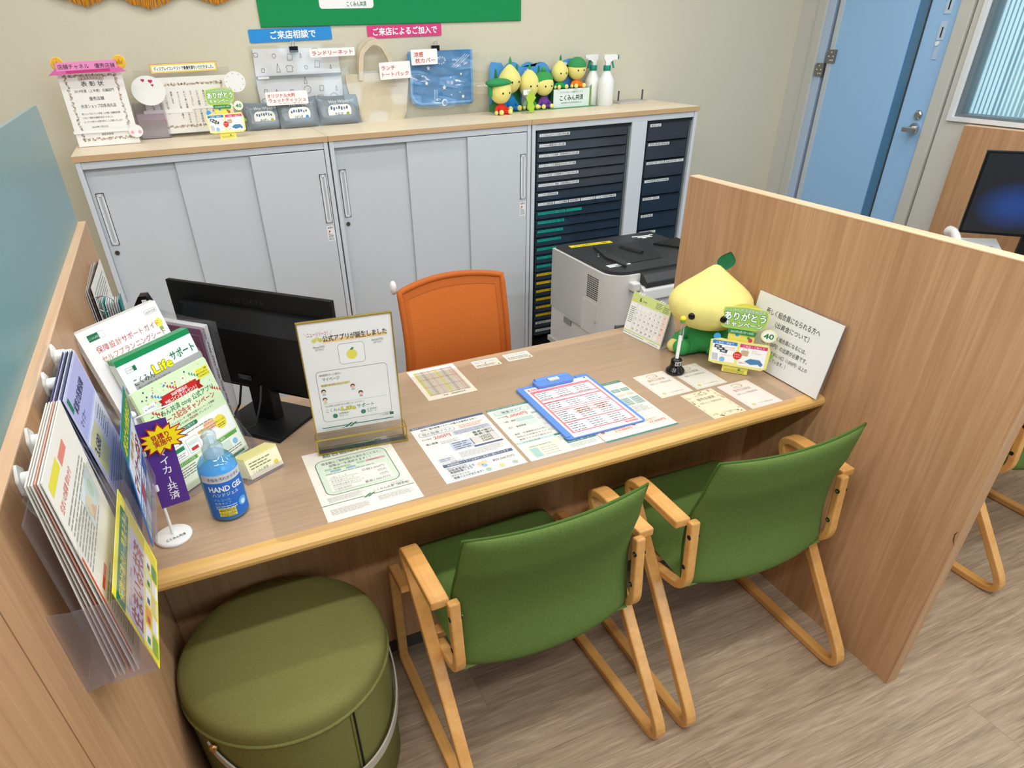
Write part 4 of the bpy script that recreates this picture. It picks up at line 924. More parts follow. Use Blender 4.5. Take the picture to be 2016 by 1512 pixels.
for k, (a, b) in enumerate((('入院したとき', '日額3,000円'), ('手術を受けたとき', '3万円'), ('放射線治療を受けたとき', '3万円'), ('先進医療特約', '最高1,000万円'))):
    y = .163 - k * .0172; s.text(a, .042, y, .0078, w=.0068 * len(a)); s.text(b, .176, y - .001, .0095, w=.0068 * len(b), al='r', bold=.01); s.rect(.036, y - .0075, .148, .0005, '#9db5a6', 4); s.rect(.040, y - .0058, .07, .0035, '#d5e2da', 4)
s.rect(.0, .060, .098, .0026, G1); s.rect(.120, .060, .098, .0026, G1); s.poly([(.094, .056), (.112, .068), (.117, .066), (.100, .054)], G1, 2); s.poly([(.104, .056), (.121, .068), (.126, .066), (.108, .054)], G1, 2)
s.text('こくみん共済（総合版）', .122, .069, .009, '#25493a', w=.088); s.lines(.018, .086, .09, 5, .0038, '#9aa3a0'); s.lines(.014, .040, .088, 6, .0038, '#8d9593'); s.lines(.125, .046, .085, 5, .0038, '#8d9593'); s.lines(.166, .085, .04, 4, .0035, '#9fb3a8')
flat('flyer', s, 'white flyer with a green framed table, nearest the olive stool', 'flyer', .4435, -1.7062, R(.6))
s = Sheet(.212, .277, .0003, '#f0f3f8'); BL = '#3e4f86'
s.rect(0, .266, .212, .011, BL); s.text('基本タイプに追加するプラン', .006, .2685, .0062, '#e6e9f3', w=.08, lv=3); s.text('日常に潜む賠償リスクへの備えを重視する方へ', .106, .2515, .0085, w=.16, al='c', bold=.01)
s.frame(.012, .222, .100, .022, .0012, '#3c4b6e', 1, rad=.010, fill='#eef2fa'); s.text('個人賠償プラス', .062, .2275, .0115, '#28345a', w=.082, al='c'); s.frame(.122, .222, .080, .022, .0006, '#c99', 1, fill='#faf4f2'); s.lines(.126, .237, .072, 3, .006, '#c58b84', lv=4)
s.text('月々の掛金', .012, .205, .006, w=.026); s.text('200円', .044, .200, .016, '#e0564f', w=.046, bold=.03); s.rect(.098, .196, .106, .022, '#c9d3e8', 1); s.lines(.102, .212, .098, 3, .0062, '#7c88a8', lv=2)
s.text('個人賠償', .014, .178, .009, w=.032, bold=.01); s.lines(.052, .181, .05, 3, .005, '#9aa0ad'); s.rect(.012, .170, .190, .0006, '#9fa8c0')
s.rect(.128, .182, .074, .012, '#e9e9e6', 1); s.text('最高3億円', .200, .1835, .0095, al='r', w=.055, bold=.01); s.text('最高1億円', .200, .1715, .0095, al='r', w=.055, bold=.01); s.rect(.128, .134, .074, .034, '#dcdcdc', 1)
for k, b in enumerate(('10万円', '2万円', '3,000円')): s.text(b, .184, .157 - k * .0105, .0085, al='r', w=.030, lv=4, bold=.01)
s.rect(.070, .125, .060, .040, '#c5d2ea', 1); s.lines(.076, .158, .046, 4, .0095, '#56648c', lv=2); s.rect(.124, .120, .080, .008, BL, 2)
s.lines(.075, .112, .125, 6, .0045, '#9aa0ad'); s.rect(.016, .086, .042, .022, '#d5dcea', 1); s.lines(.02, .100, .03, 2, .007, '#7c88a8', lv=2); s.text('ここが安心！', .020, .076, .009, '#4a5878', w=.056)
s.rect(.018, .004, .186, .078, '#dde5f2', 1); s.rect(.018, .064, .186, .0125, BL, 2); s.text('高額賠償のリスクは意外と身近に潜んでいます', .111, .0665, .0080, '#f3f5fb', w=.165, al='c', lv=4)
s.text('例えばこのような', .022, .054, .0055, w=.05); s.text('自転車事故による', .024, .044, .0085, w=.066, bold=.01); s.text('高額賠償リスク', .024, .034, .0085, w=.058, bold=.01); s.text('ほかにもこんな', .022, .022, .0065, w=.046); s.text('賠償リスクがあります！', .024, .010, .0085, w=.075, bold=.01)
s.rect(.132, .034, .070, .024, '#fafafa', 2, .003); s.text('約9,500万円', .167, .039, .0105, '#3a3f55', w=.058, al='c', lv=4, bold=.02)
for (a, b, c) in ((.104, .044, '#e7cfa2'), (.112, .034, '#9fc0d8'), (.118, .048, '#e8d6bd'), (.114, .014, '#a9c9b4'), (.150, .016, '#e3d98f'), (.186, .016, '#b5c4b6')): s.circ(a, b, .0075, c, 2, 12)
flat('flyer', s, 'white and blue flyer about liability cover, right of the green framed flyer', 'flyer', .7285, -1.6815, R(.4))
TEAL = '#2f8277'
s = Sheet(.209, .281, .0003, '#eef3f3'); s.rect(0, .271, .209, .010, TEAL); s.text('日々のケガから入院まで手厚く備える方へ', .005, .273, .006, '#eaf5f2', w=.11, lv=3)
s.frame(.014, .240, .104, .022, .001, '#4d8d88', 1, rad=.005, fill='#d5e9ea'); s.text('傷害タイプ', .066, .2455, .0115, '#2c5f5d', w=.062, al='c', lv=4); s.text('月々の掛金', .014, .225, .006, w=.026); s.text('1,000円', .040, .219, .016, '#e0564f', w=.060, bold=.03)
s.rect(.110, .212, .097, .010, '#9fbfbd', 1)
for k, (a, b) in enumerate((('入院・通院', '日額1,000円'), ('', '2,000円'), ('死亡・重度障害', '最高100万円'), ('', '300万円'), ('', '500万円'), ('', '400万円'))):
    y = .196 - k * .0165; s.rect(.012, y - .004, .190, .0006, '#a9c0bf', 1); s.rect(.112, y - .003, .092, .013, '#cfd6d8' if k % 2 else '#dfe4e5', 1); s.text(b, .200, y, .0085, al='r', w=.0062 * len(b), lv=4, bold=.01)
    if a: s.text(a, .018, y, .0085, w=.0072 * len(a))
s.rect(.056, .188, .05, .020, '#bcdcdd', 2); s.rect(.056, .164, .05, .020, '#cfe6e7', 2)
for k in range(3): s.text(('病気・交通事故以外の死亡', '他社との併用がオススメ', '事故でケガが心配な方も')[k], .018, .128 - k * .0145, .0068, w=.095)
s.rect(.0, .082, .110, .010, '#bcdcdd', 1); s.rect(.110, .082, .099, .010, TEAL, 1); s.text('こくみん共済', .020, .084, .006, '#2c5f5d', w=.05, lv=3)
s.lines(.112, .074, .088, 5, .0042, '#8fa3a1'); s.rect(.014, .008, .098, .060, '#eeeadd', 1); s.rect(.020, .054, .09, .010, '#dfe7da', 2); s.lines(.024, .058, .08, 1, .006, '#76837d', lv=3); s.rect(.020, .010, .022, .042, '#a5d3d6', 2)
for k in range(4): s.rect(.044, .042 - k * .0105, .066, .009, '#f4f3ec', 2); s.lines(.048, .044 - k * .0105, .058, 1, .005, '#9c9a8c', lv=3)
s.rect(.122, .034, .085, .026, TEAL, 1); s.text('けがの備えも', .128, .047, .0075, '#eef7f5', w=.07, lv=3); s.text('1口から選べます！', .128, .038, .0075, '#eef7f5', w=.074, lv=3); s.lines(.122, .026, .08, 4, .0045, '#8fa3a1')
flat('flyer', s, 'white and teal flyer half covered by the long side of the clipboard', 'flyer', .9495, -1.6815, 0)
s = Sheet(.222, .288, .0003, '#eef2f2'); s.rect(0, .274, .222, .014, TEAL); s.text('ネットでかんたん', .150, .2775, .007, '#eaf5f2', w=.06, lv=3); s.rect(0, 0, .222, .008, TEAL)
for k in range(3): s.rect(.132 + k * .030, .222, .026, .018, '#7fb3b1', 1, .003); s.text(('入院', '通院', '手術')[k], .145 + k * .030, .227, .008, '#e8f2f1', w=.016, al='c')
s.rect(.150, .196, .040, .012, '#f0dcc4', 1); s.rect(.193, .194, .022, .016, '#d6d6d2', 1)
for c in range(3):
    s.rect(.120 + c * .034, .140, .030, .046, '#bcd9da', 1)
    for k in range(4): s.text('1,000円', .135 + c * .034, .175 - k * .010, .006, '#3f5f60', w=.024, al='c')
s.lines(.118, .130, .095, 5, .0065, '#9aa8a8'); s.frame(.004, .030, .206, .046, .0012, '#d8b98e', 1, rad=.004, fill='#faf6ee'); s.text('こくみん共済でのお支払い例', .012, .062, .007, '#5b4a38', w=.09, lv=4)
s.circ(.016, .047, .006, '#d85a3e', 4); s.circ(.112, .050, .006, '#d85a3e', 4); s.lines(.026, .052, .07, 2, .006, '#b08a70', lv=4); s.lines(.122, .056, .07, 2, .006, '#b08a70', lv=4); s.text('210,000円', .100, .035, .011, '#d8382c', w=.052, al='r', lv=4, bold=.03); s.text('27,000円', .206, .036, .011, '#d8382c', w=.05, al='r', lv=4, bold=.03); s.poly([(.072, .060), (.082, .068), (.094, .066), (.098, .060), (.08, .056)], '#4f8fcf', 4)
flat('flyer', s, 'white and teal flyer with a price example box, under the clipboard corner', 'flyer', 1.1615, -1.6895, 0)
s = Sheet(.152, .206, .0003, '#eeeadd')
for k in range(6): s.rect(.014 + k * .0215, .026, .0105, .162, ('#d9d27a', '#b9b5ac', '#d9c0bb', '#d9d27a', '#b9b5ac', '#d9c0bb')[k], 1); s.rect(.0255 + k * .0215, .026, .0085, .162, '#d5d1c4', 1)
for k in range(22): s.rect(.014, .030 + k * .0073, .126, .0012, '#8f8c80', 2)
for k in range(4): s.rect(.014, .026 + k * .052, .126, .0014, '#c2606a', 3)
s.text('掛金・保障額早見表', .05, .012, .007, '#5b574b', w=.07); s.rect(.134, .024, .0015, .166, '#c2606a', 3)
flat('price_list', s, 'cream price list with yellow and grey columns near the orange chair', 'price list', .8285, -1.2760, 0)
for (x, y, lb, q) in ((1.0345, -1.1405, 'small white card with a tiny symbol, between the price list and its twin card', 0), (1.1465, -1.1385, 'small white card with three full lines of print, furthest from the price list', 1)):
    s = Sheet(.087, .052, .0003, '#f0eee6'); s.lines(.006, .042, .074, 2, .007, '#8a877c'); s.lines(.006, .016 if q == 0 else .024, .074, 2 if q == 0 else 3, .007, '#6c6a60', seed=3 + q); s.circ(.078, .007, .0035, '#5aa07a')
    if q == 0: s.text('♪', .040, .022, .013, '#4b4a44', al='c')
    flat('info_card', s, lb, 'card', x, y, R(-1.5 + q), group='small cards at the back of the counter')
def award(x, y, label, c, edge, gold, ink_):
    s = Sheet(.108, .1465, .0003, c); s.frame(.004, .004, .100, .1385, .0008, edge, 1, fill=c)
    if gold:
        rr = random.Random(3)
        for k in range(46):
            e = k % 4; a = rr.random(); b = rr.uniform(.004, .014); px, py = ((.006 + .096 * a, b), (.006 + .096 * a, .1465 - b), (b, .006 + .134 * a), (.108 - b, .006 + .134 * a))[e]; s.circ(px, py, .0034, ('#d6c78a', '#c9b878', '#e2d7a5')[k % 3], 3, 7)
        s.text('2022年度上期', .054, .122, .007, '#8d7a3f', w=.044, al='c')
    else:
        for k in range(18): a = R(-60 + k * 17.6); s.circ(.054 + .017 * math.sin(a), .126 + .011 * math.cos(a) * (-1 if False else 1), .0027, '#d9cdb2', 3, 7)
        s.text('NICE!', .054, .122, .007, '#cdbd98', w=.022, al='c')
    s.text('優秀店舗賞', .054, .098, .0125, ink_, w=.060, al='c', bold=.01); s.text('共済ショップ四条烏丸店', .054, .078, .009, '#5a564e', w=.072, al='c'); s.lines(.024, .066, .060, 5, .0075, '#9d988c', var=.4, seed=int(x * 50)); s.text('こくみん共済 coop', .062, .016, .006, '#5a564e', w=.05, al='c'); s.circ(.022, .019, .006, '#d9d28a', 3)
    flat('award_card', s, label, 'card', x, y, 0, group='award cards on the counter')
award(1.4295, -1.5525, 'white award card with the pinkish wreath, right beside the teal flyer', '#f1efec', '#e0cfc2', False, '#c99a7c')
award(1.5525, -1.5530, 'white award card with a grey green frame, under the pen stand', '#eef0ec', '#cdd2c8', False, '#b0a58a')
award(1.4840, -1.7095, 'cream award card with a gold leaf border at the counter edge', '#f1ecd6', '#e6dcb5', True, '#8d7a3f')
award(1.6120, -1.7105, 'white award card with a pink line frame, closest to the white membership sign', '#f3f0f0', '#e3c9d0', False, '#c99a9a')

# ---------------------------------------------------------------- on the mat
ZM = 0.7178
t = thing('clipboard', 'blue plastic clipboard with a wide clip across its top', 'clipboard', (1.0745, -1.6400, ZM), R(-.3)); cb = M('#5c86cc', .4, spec=.4)
W_, H_ = .238, .312
part('board', MB().prism([(p[0], p[1], 0) for p in Sheet.rr(0, 0, W_, H_, .010)], (0, 0, .0035), cb), t, bev=.001)
part('side_rail', MB().box(.0, .014, .01, .300, .0035, .0065, cb), t, bev=.001)
mb = MB().prism([(p[0], p[1], .0036) for p in Sheet.rr(.058, H_ - .036, .122, .050, .014)], (0, 0, .010), cb); mb.tube([(.066, H_ + .004, .011), (.172, H_ + .004, .011)], .008, cb, 14)
c = part('clip', mb, t, bev=.003, seg=3)
part('release_button', MB().prism([(p[0], p[1], .0137) for p in Sheet.rr(.104, H_ - .019, .034, .017, .003)], (0, 0, .003), M('#c9c9c6', .4)), c, bev=.001)
part('corner_latch', MB().box(W_ - .042, W_ - .004, H_ - .018, H_ - .002, .0036, .006, cb), t, bev=.002)
s = Sheet(.207, .292, .0006, '#f5f3f2'); PK = '#df7d84'
s.rect(.006, .274, .036, .012, '#d95a62', 1); s.text('受付票', .024, .2762, .0085, '#ffffff', w=.028, al='c'); s.text('ご記入にあたってのお願い 太枠内をご記入ください', .046, .2775, .0062, w=.092); s.text('こくみん共済', .166, .284, .005, '#3b6b5a', w=.025); s.rect(.193, .283, .008, .007, '#177a4c'); s.circ(.154, .280, .0055, '#e3dc63', 1)
s.rect(.006, .018, .194, .252, PK, 1)
for k, (y0, y1) in enumerate(((.212, .256), (.196, .206), (.150, .188), (.140, .146), (.076, .136), (.024, .070))):
    s.rect(.0125, y0, .181, y1 - y0, '#faf8f7', 2)
    if k % 2 == 0 or k == 5:
        for j in range(max(1, int((y1 - y0) / .011))): yy = y1 - .010 - j * .011; s.lines(.016, yy, .040, 1, .006, '#4d4d4d', .0038, lv=3, seed=j + k); s.frame(.064, yy - .002, .006, .006, .0006, '#8a8a8a', 3, fill='#faf8f7'); s.lines(.074, yy, .045, 1, .0055, '#5d5d5d', .0036, lv=3, seed=j + 9); s.frame(.126, yy - .002, .006, .006, .0006, '#8a8a8a', 3, fill='#faf8f7'); s.lines(.136, yy, .045, 1, .0055, '#5d5d5d', .0036, lv=3, seed=j + 4)
        s.rect(.060, y0, .0006, y1 - y0, '#d0b5b5', 3)
s.rect(.062, .102, .132, .032, '#f6dcd6', 3)
for k in range(2):
    s.lines(.068, .124 - k * .014, .12, 1, .008, '#d0795f', lv=4, seed=k)
for y, tx in ((.2585, 'お客さまについてご記入ください'), (.190, '保障に関して'), (.137, 'ご関心のある保障について'), (.071, '今後のご案内について')): s.text(tx, .012, y - .0005, .006, '#b3343e', w=.07, lv=4)
s.rect(.160, .006, .040, .009, '#d9666c', 1, .004); s.text('ウラ面もご記入ください', .180, .0082, .0045, '#ffffff', w=.034, al='c')
flat('form_sheet', s, 'white and pink customer form held by the blue clipboard', 'form', 1.0955, -1.6375, R(-.3), ZM + .0037)
# gold framed sign
t = thing('framed_notice', 'gold edged acrylic notice stand announcing an app, beside the monitor', 'notice stand', (.487, -1.399, ZM), R(-6.4)); GO = M('#c9ab52', .28, .85)
FW, FH = .2215, .336
mb = MB().box(0, .003, -.003, .006, 0, FH, GO).box(FW - .003, FW, -.003, .006, 0, FH, GO).box(.003, FW - .003, -.003, .006, FH - .003, FH, GO); part('gold_frame', mb, t, bev=.0006)
s = Sheet(FW - .006, FH - .05, .001, '#f0efec'); w1 = FW - .006; h1 = FH - .05; K = h1 / .287
def Y(v): return v * K
s.text('＼ニューリリース！／', .012, Y(.254), .010, '#b5403a', w=.064); s.rect(.052, Y(.2345), .150, .0095, '#f3cf94', 1); s.text('公式アプリが誕生しました', .0525, Y(.2385), .0140, '#2c2a28', w=.150, bold=.02)
for k in range(3): s.circ(.032 + k * .0075, Y(.243) + (k % 2) * .004, .005, ('#d9d56a', '#e6dc7d', '#cdd06a')[k], 2, 14)
s.frame(.083, Y(.175), .062, Y(.052), .0007, '#555555', 1, rad=.008, fill='#f4f3f0'); s.circ(.114, Y(.198), .0125, '#eae05c', 3, 24); s.poly([(.110, Y(.209)), (.116, Y(.216)), (.121, Y(.214)), (.117, Y(.209))], '#4f8f4a', 4)
s.text('iPhoneの方は', .041, Y(.224), .006, '#6b6b6b', w=.026, al='c'); s.text('コチラから', .041, Y(.217), .0055, '#6b6b6b', w=.02, al='c'); s.text('Androidの方は', .178, Y(.224), .006, '#6b6b6b', w=.028, al='c'); s.text('コチラから', .178, Y(.217), .0055, '#6b6b6b', w=.02, al='c')
s.frame(.022, Y(.026), .172, Y(.138), .0009, '#5d5d5a', 1, rad=.010, fill='#f0efec')
s.text('契約管理をもっと便利に！', .030, Y(.151), .0055, '#3a3a3a', w=.052); s.text('マイページ', .036, Y(.138), .0095, '#1f7a58', w=.040, bold=.02); s.lines(.086, Y(.152), .092, 3, .0045, '#8f8f8b'); s.rect(.030, Y(.1235), .070, .006, '#f2dc9c', 3); s.text('組合員さまの声をいただいてます！', .031, Y(.1240), .0055, '#6d5a30', w=.066, lv=5)
for (a, b, c) in ((.034, .108, '#2a2a2a'), (.105, .112, '#7a4a34'), (.034, .086, '#6b4a38'), (.122, .091, '#3a3030')):
    s.circ(a, Y(b) + .003, .0058, c, 3, 14); s.circ(a, Y(b) + .0005, .0045, '#efc8a8', 4, 12); s.rect(a - .004, Y(b) - .008, .008, .004, ('#a9c3dd', '#e2b9b9', '#c9d6a8', '#c98f9d')[int(b * 1000) % 4], 3); s.lines(a + .010, Y(b) + .004, .046, 3, .0048, '#8f8f8b', seed=int(b * 1000))
s.rect(.028, Y(.0755), .160, .0005, '#9a9a95', 3); s.text('安心の保障と生活応援であなたの暮らしをしっかりサポート', .032, Y(.067), .005, '#5b5b58', w=.095)
s.text('こくみん', .032, Y(.053), .0095, '#234a3a', w=.036); s.text('Life', .070, Y(.052), .0125, '#f0e04a', w=.034, bold=.05, ol='#5a6a2a', olw=.05); s.text('サポート', .108, Y(.053), .0105, '#1f8a5c', w=.043, bold=.02)
for (a, tx) in ((.052, '保障設計'), (.122, '生活設計')): s.circ(a, Y(.040), .0062, '#2c8462', 3); s.text(tx, a + .009, Y(.0425), .005, '#39705a', w=.026); s.text('サポート', a + .010, Y(.0355), .0055, '#39705a', w=.022); s.lines(a - .014, Y(.0315), .05, 2, .0035, '#9a9a96')
s.text('こくみん共済', .160, Y(.020), .005, '#3b6b5a', w=.024); s.rect(.187, Y(.0185), .010, .008, '#177a4c'); s.rect(.016, Y(.0085), .062, .0022, G1); s.rect(.098, Y(.0085), .098, .0022, G1); s.poly([(.070, Y(.005)), (.088, Y(.015)), (.093, Y(.014)), (.076, Y(.0035))], G1, 2); s.poly([(.082, Y(.005)), (.099, Y(.015)), (.104, Y(.014)), (.087, Y(.0035))], G1, 2); s.lines(.022, Y(.003), .07, 1, .0035, '#9fb5aa')
solo('notice_sheet', s, 'white app notice sheet inside the gold edged stand', 'poster', (0, 0, 0), stand(R(-6.4)))
o = bpy.data.objects['notice_sheet']; o.location = Matrix.Translation((.487, -1.399, ZM)) @ Matrix.Rotation(R(-6.4), 4, 'Z') @ Vector((.003, .001, .0465))
part('clear_plate', MB().box(.003, FW - .003, -.0018, -.0008, 0, FH - .003, CLEAR), t)
mb = MB().box(-.004, FW + .004, -.034, -.030, 0, .003, GO).box(-.004, FW + .004, -.034, -.030, .040, .043, GO).box(-.004, -.001, -.034, -.030, .003, .040, GO).box(FW + .001, FW + .004, -.034, -.030, .003, .040, GO)
mb.box(-.004, -.001, -.030, -.003, .0, .003, GO).box(FW + .001, FW + .004, -.030, -.003, 0, .003, GO).box(-.004, -.001, -.030, -.003, .040, .043, GO).box(FW + .001, FW + .004, -.030, -.003, .04, .043, GO); part('gold_tray', mb, t, bev=.0006)
part('clear_tray', MB().box(-.001, FW + .001, -.033, -.031, .003, .040, CLEAR).box(-.001, FW + .001, -.031, -.003, .0005, .0025, CLEAR).box(-.001, FW + .001, -.031, -.003, .0405, .042, CLEAR), t)
# ---------------------------------------------------------------- monitor seen from behind
t = thing('monitor', 'black monitor seen from behind, to the left of the orange chair', 'monitor', (.405, -1.178, .715), R(-46.6)); BK = M('#060607', .5, spec=.25); BK2 = M('#0c0d0e', .5, spec=.3)
MW = .51; z0, z1 = .085, .363
part('screen', MB().box(-MW / 2, MW / 2, .000, .014, z0, z1, BK), t, bev=.002)
mb = MB(); zz = [(z0 + .004, .002), (z0 + .018, -.024), (z1 - .085, -.026), (z1 - .060, -.012)]
b = part('rear_housing', MB().prism([(-MW / 2 + .045, -.000, z0 + .006), (-MW / 2 + .045, -.030, z0 + .026), (-MW / 2 + .045, -.034, z1 - .098), (-MW / 2 + .045, -.016, z1 - .050), (-MW / 2 + .045, 0, z1 - .046)], (MW - .09, 0, 0), BK), t, bev=.002)
part('sloped_ledge', MB().add([(-MW / 2 + .05, -.0345, z1 - .097), (MW / 2 - .05, -.0345, z1 - .097), (MW / 2 - .062, -.0167, z1 - .0505), (-MW / 2 + .062, -.0167, z1 - .0505)], [(0, 1, 2, 3)], M('#15171b', .35)), b)
s = Sheet(.1, .03, .0001, base=False); s.text('I·O DATA', 0, 0, .018, '#232427', w=.105, al='c', bold=.03); part('maker_lettering', s, t, loc=(.005, -.0004, z1 - .036), rot=stand())
s = Sheet(.04, .012, .0003, '#141414'); s.frame(0, 0, .04, .012, .0008, '#8a8a8a', 1, fill='#161616'); s.lines(.004, .007, .03, 2, .004, '#77777a', lv=3); part('rating_label', s, t, loc=(-.05, -.0335, z0 + .045), rot=stand(0, R(-3)))
part('neck', MB().box(-.035, .035, -.026, .010, .010, .20, BK2), t, bev=.004)
part('foot', MB().box(-.105, .105, -.105, .075, .0, .012, BK2), t, bev=.003)
part('cable', MB().tube([(.02, -.036, .12), (.03, -.06, .09), (.02, -.085, .03), (-.03, -.12, .006), (-.09, -.13, .0045), (-.16, -.11, .0045)], .003, M('#2b2b2d', .5), 8).tube([(-.05, -.034, .11), (-.055, -.05, .06), (-.08, -.07, .012), (-.11, -.05, .005)], .003, BK2, 8), t)
# ---------------------------------------------------------------- left end of the counter: brochures, gel, flag
ZD = 0.715
YAW = R(41)
def on_u(x, y, a, b, yaw=YAW): return (x + a * math.cos(yaw) - b * math.sin(yaw), y + a * math.sin(yaw) + b * math.cos(yaw))
t = thing('brochure_rack', 'clear tiered desk rack holding brochures and green app leaflets, beside the monitor', 'brochure rack', (.164, -1.463, ZD), YAW)
tl = R(16); tn = math.tan(tl)
for (b, z0, h) in ((.0075, .006, .075), (.0275, .016, .150)):
    part('clear_shelf', MB().prism([(-.004, b, z0), (.224, b, z0), (.224, b + h * tn, z0 + h), (-.004, b + h * tn, z0 + h)], (0, .0016, 0), CLEARV), t)
part('clear_step', MB().box(-.004, .224, .050, .085, .0815, .0835, CLEARV).box(-.004, .224, .083, .085, .0036, .0815, CLEARV), t)
part('clear_base', MB().prism([(p[0], p[1], 0) for p in Sheet.rr(-.006, -.022, .232, .125, .018)], (0, 0, .0035), CLEARV), t)
part('clear_lip', MB().prism([(p[0], -.020, p[1]) for p in Sheet.rr(-.004, .0036, .228, .030, .012)], (0, .0022, 0), CLEARV), t)
for x in (-.007, .2245): part('clear_side', MB().prism([(x, -.020, .0036), (x, .085, .0036), (x, .085, .080), (x, .03, .080), (x, -.012, .028)], (.0022, 0, 0), CLEARV), t)
def leaflet(name, label, sheet_fn, w, h, n, b0, z0, yawo=0.0, pitch=.0032, group=None, edge='#eae8e3', a0=0.0):
    """a slanted pile of leaflets in the rack; every leaflet is a thing"""
    for k in range(n):
        b = b0 + (n - 1 - k) * pitch; front = k == n - 1
        s = sheet_fn() if front else Sheet(w, h, .0012, edge)
        if not front and edge == '#dfe8dc': s.rect(0, h - .010, w, .010, '#0d8a4e', 1)
        x, y = on_u(.164, -1.463, a0 + (-.001 * (n - 1 - k)), b)
        lb = label[0] if front else label[1]
        solo(name, s, lb, 'leaflet', (x, y, ZD + z0 + .0004 * (n - k)), stand(YAW + yawo, tl), group)
def s_app():
    w, h = .212, .250; s = Sheet(w, h, .0008, '#d8ecc2', rad=.004); s.nbase = len(s.v); rr = random.Random(8)
    for k in range(7): a = R(200 + k * 22); s.poly([(.106, .150), (.106 + .16 * math.cos(a) * 0 + .02 * (k - 3), h - .002), (.114 + .026 * (k - 3), h - .002)], '#e4f3d2', 1)
    for k in range(46): s.circ(rr.uniform(.01, .2), rr.uniform(.205, .257), rr.uniform(.0012, .0028), rr.choice(['#d8453f', '#3f8fcf', '#f0b429', '#3aa35a', '#5b4a9a']), 2, 7)
    for (a, b, c) in ((.04, .240, '#3f8fcf'), (.085, .244, '#c93b3b'), (.150, .246, '#4aa36a'), (.022, .205, '#c93b3b'), (.19, .19, '#c93b3b')):
        for j in range(4): s.poly([(a + j * .006, b - j * .004), (a + j * .006 + .006, b - j * .004 + .003), (a + j * .006 + .004, b - j * .004 - .007)], c, 3)
    s.poly([(.058, .206), (.158, .206), (.162, .228), (.062, .228)], '#c5261f', 3); s.poly([(.048, .202), (.060, .202), (.064, .222), (.050, .222), (.056, .212)], '#a51b18', 2); s.poly([(.158, .202), (.174, .202), (.168, .212), (.174, .222), (.160, .222)], '#a51b18', 2)
    s.text('500円相当の', .110, .2175, .0085, '#ffffff', w=.046, al='c', lv=5, bold=.02); s.text('WELコインをプレゼント！', .110, .2075, .0085, '#ffffff', w=.092, al='c', lv=5, bold=.02)
    s.poly([(.170, .222), (.206, .222), (.206, .246), (.170, .246)], '#f0e63a', 3); s.text('キャンペーン期間', .188, .239, .0045, '#33462a', w=.030, al='c', lv=5); s.text('2023年6月1日', .188, .232, .0048, '#33462a', w=.030, al='c', lv=5); s.text('～2024年3月31日', .188, .225, .0048, '#33462a', w=.032, al='c', lv=5)
    s.rect(.008, .212, .034, .014, '#f7f8f4', 3); s.text('e-WEL', .012, .216, .006, '#33527a', w=.026, lv=5)
    s.text('こくみん共済 coop 公式アプリ', .106, .186, .0135, '#157a4c', w=.182, al='c', bold=.02); s.text('リリース記念キャンペーン', .106, .167, .0150, '#c23a30', w=.170, al='c', bold=.02)
    s.text('公式アプリへのユーザー登録で応援キャンペーンを開催！', .108, .156, .0055, '#4b5b45', w=.152, al='c'); s.text('いまなら500コインをプレゼント！', .112, .147, .0062, '#4b5b45', w=.12, al='c'); s.text('500', .112, .1465, .008, '#c23a30', w=.02, al='c')
    s.rect(.004, .070, .204, .066, '#f7f9f3', 2, .004); s.rect(.006, .131, .110, .0105, '#1f7a55', 3, .005); s.text('キャンペーン特典の受け取り方', .060, .1335, .0066, '#f1f7f2', w=.095, al='c', lv=5); s.lines(.010, .122, .185, 1, .0055, '#6d7a68', lv=3)
    s.circ(.050, .112, .0055, '#1f7a55', 3, 14); s.circ(.172, .104, .018, '#f0e04a', 3, 24); s.text('WELコインとは？', .172, .106, .0045, '#6b5d1d', w=.030, al='c', lv=5); s.lines(.160, .098, .024, 2, .005, '#8d7c2c', lv=5)
    s.poly([(.122, .098), (.156, .098), (.158, .122), (.124, .122)], '#f3c3a2', 3); s.text('ダブルチャンス!', .140, .114, .005, '#c0442f', w=.030, al='c', lv=5); s.lines(.127, .107, .028, 2, .005, '#b5765c', lv=5)
    for k in range(6): s.circ(.106 + (k % 3) * .008, .096 + (k // 3) * .012, .0045, ('#c99a3f', '#d8b15c')[k % 2], 4, 12)
    for (a, b, w_, h_) in ((.014, .074, .042, .034), (.062, .074, .034, .036)): s.frame(a, b, w_, h_, .0008, '#7ba38a', 3, rad=.003, fill='#fbfcf8'); s.rect(a + .003, b + .018, w_ - .006, .010, '#2a8a5c' if a < .05 else '#d8e8dc', 6); s.lines(a + .006, b + .010, w_ - .012, 2, .005, '#9aa89c', lv=6)
    s.rect(.068, .078, .020, .008, '#c93b3b', 7)
    s.rect(.004, .016, .098, .048, '#edf5e4', 2, .003); s.rect(.108, .014, .100, .050, '#eff6e8', 2, .003); s.rect(.004, .058, .070, .009, '#6aa84f', 3); s.rect(.108, .057, .094, .010, '#6aa84f', 3); s.text('アプリのインストール方法', .006, .060, .006, '#f4faef', w=.06, lv=5); s.text('その他のご案内', .112, .0595, .006, '#f4faef', w=.05, lv=5)
    s.lines(.008, .050, .06, 4, .006, '#7d8a76', lv=3); s.rect(.142, .030, .030, .022, '#d2e4d8', 3); s.lines(.112, .026, .088, 2, .006, '#7d8a76', lv=3); s.rect(.13, .004, .07, .007, '#1f7a55', 2); s.circ(.086, .036, .009, '#e6df63', 3, 18); s.circ(.186, .040, .008, '#8cc3e6', 3, 16)
    s.v = [(p[0], p[1] if p[1] < .0005 or i < s.nbase else p[1] * .952, p[2]) for i, p in enumerate(s.v)]
    return s
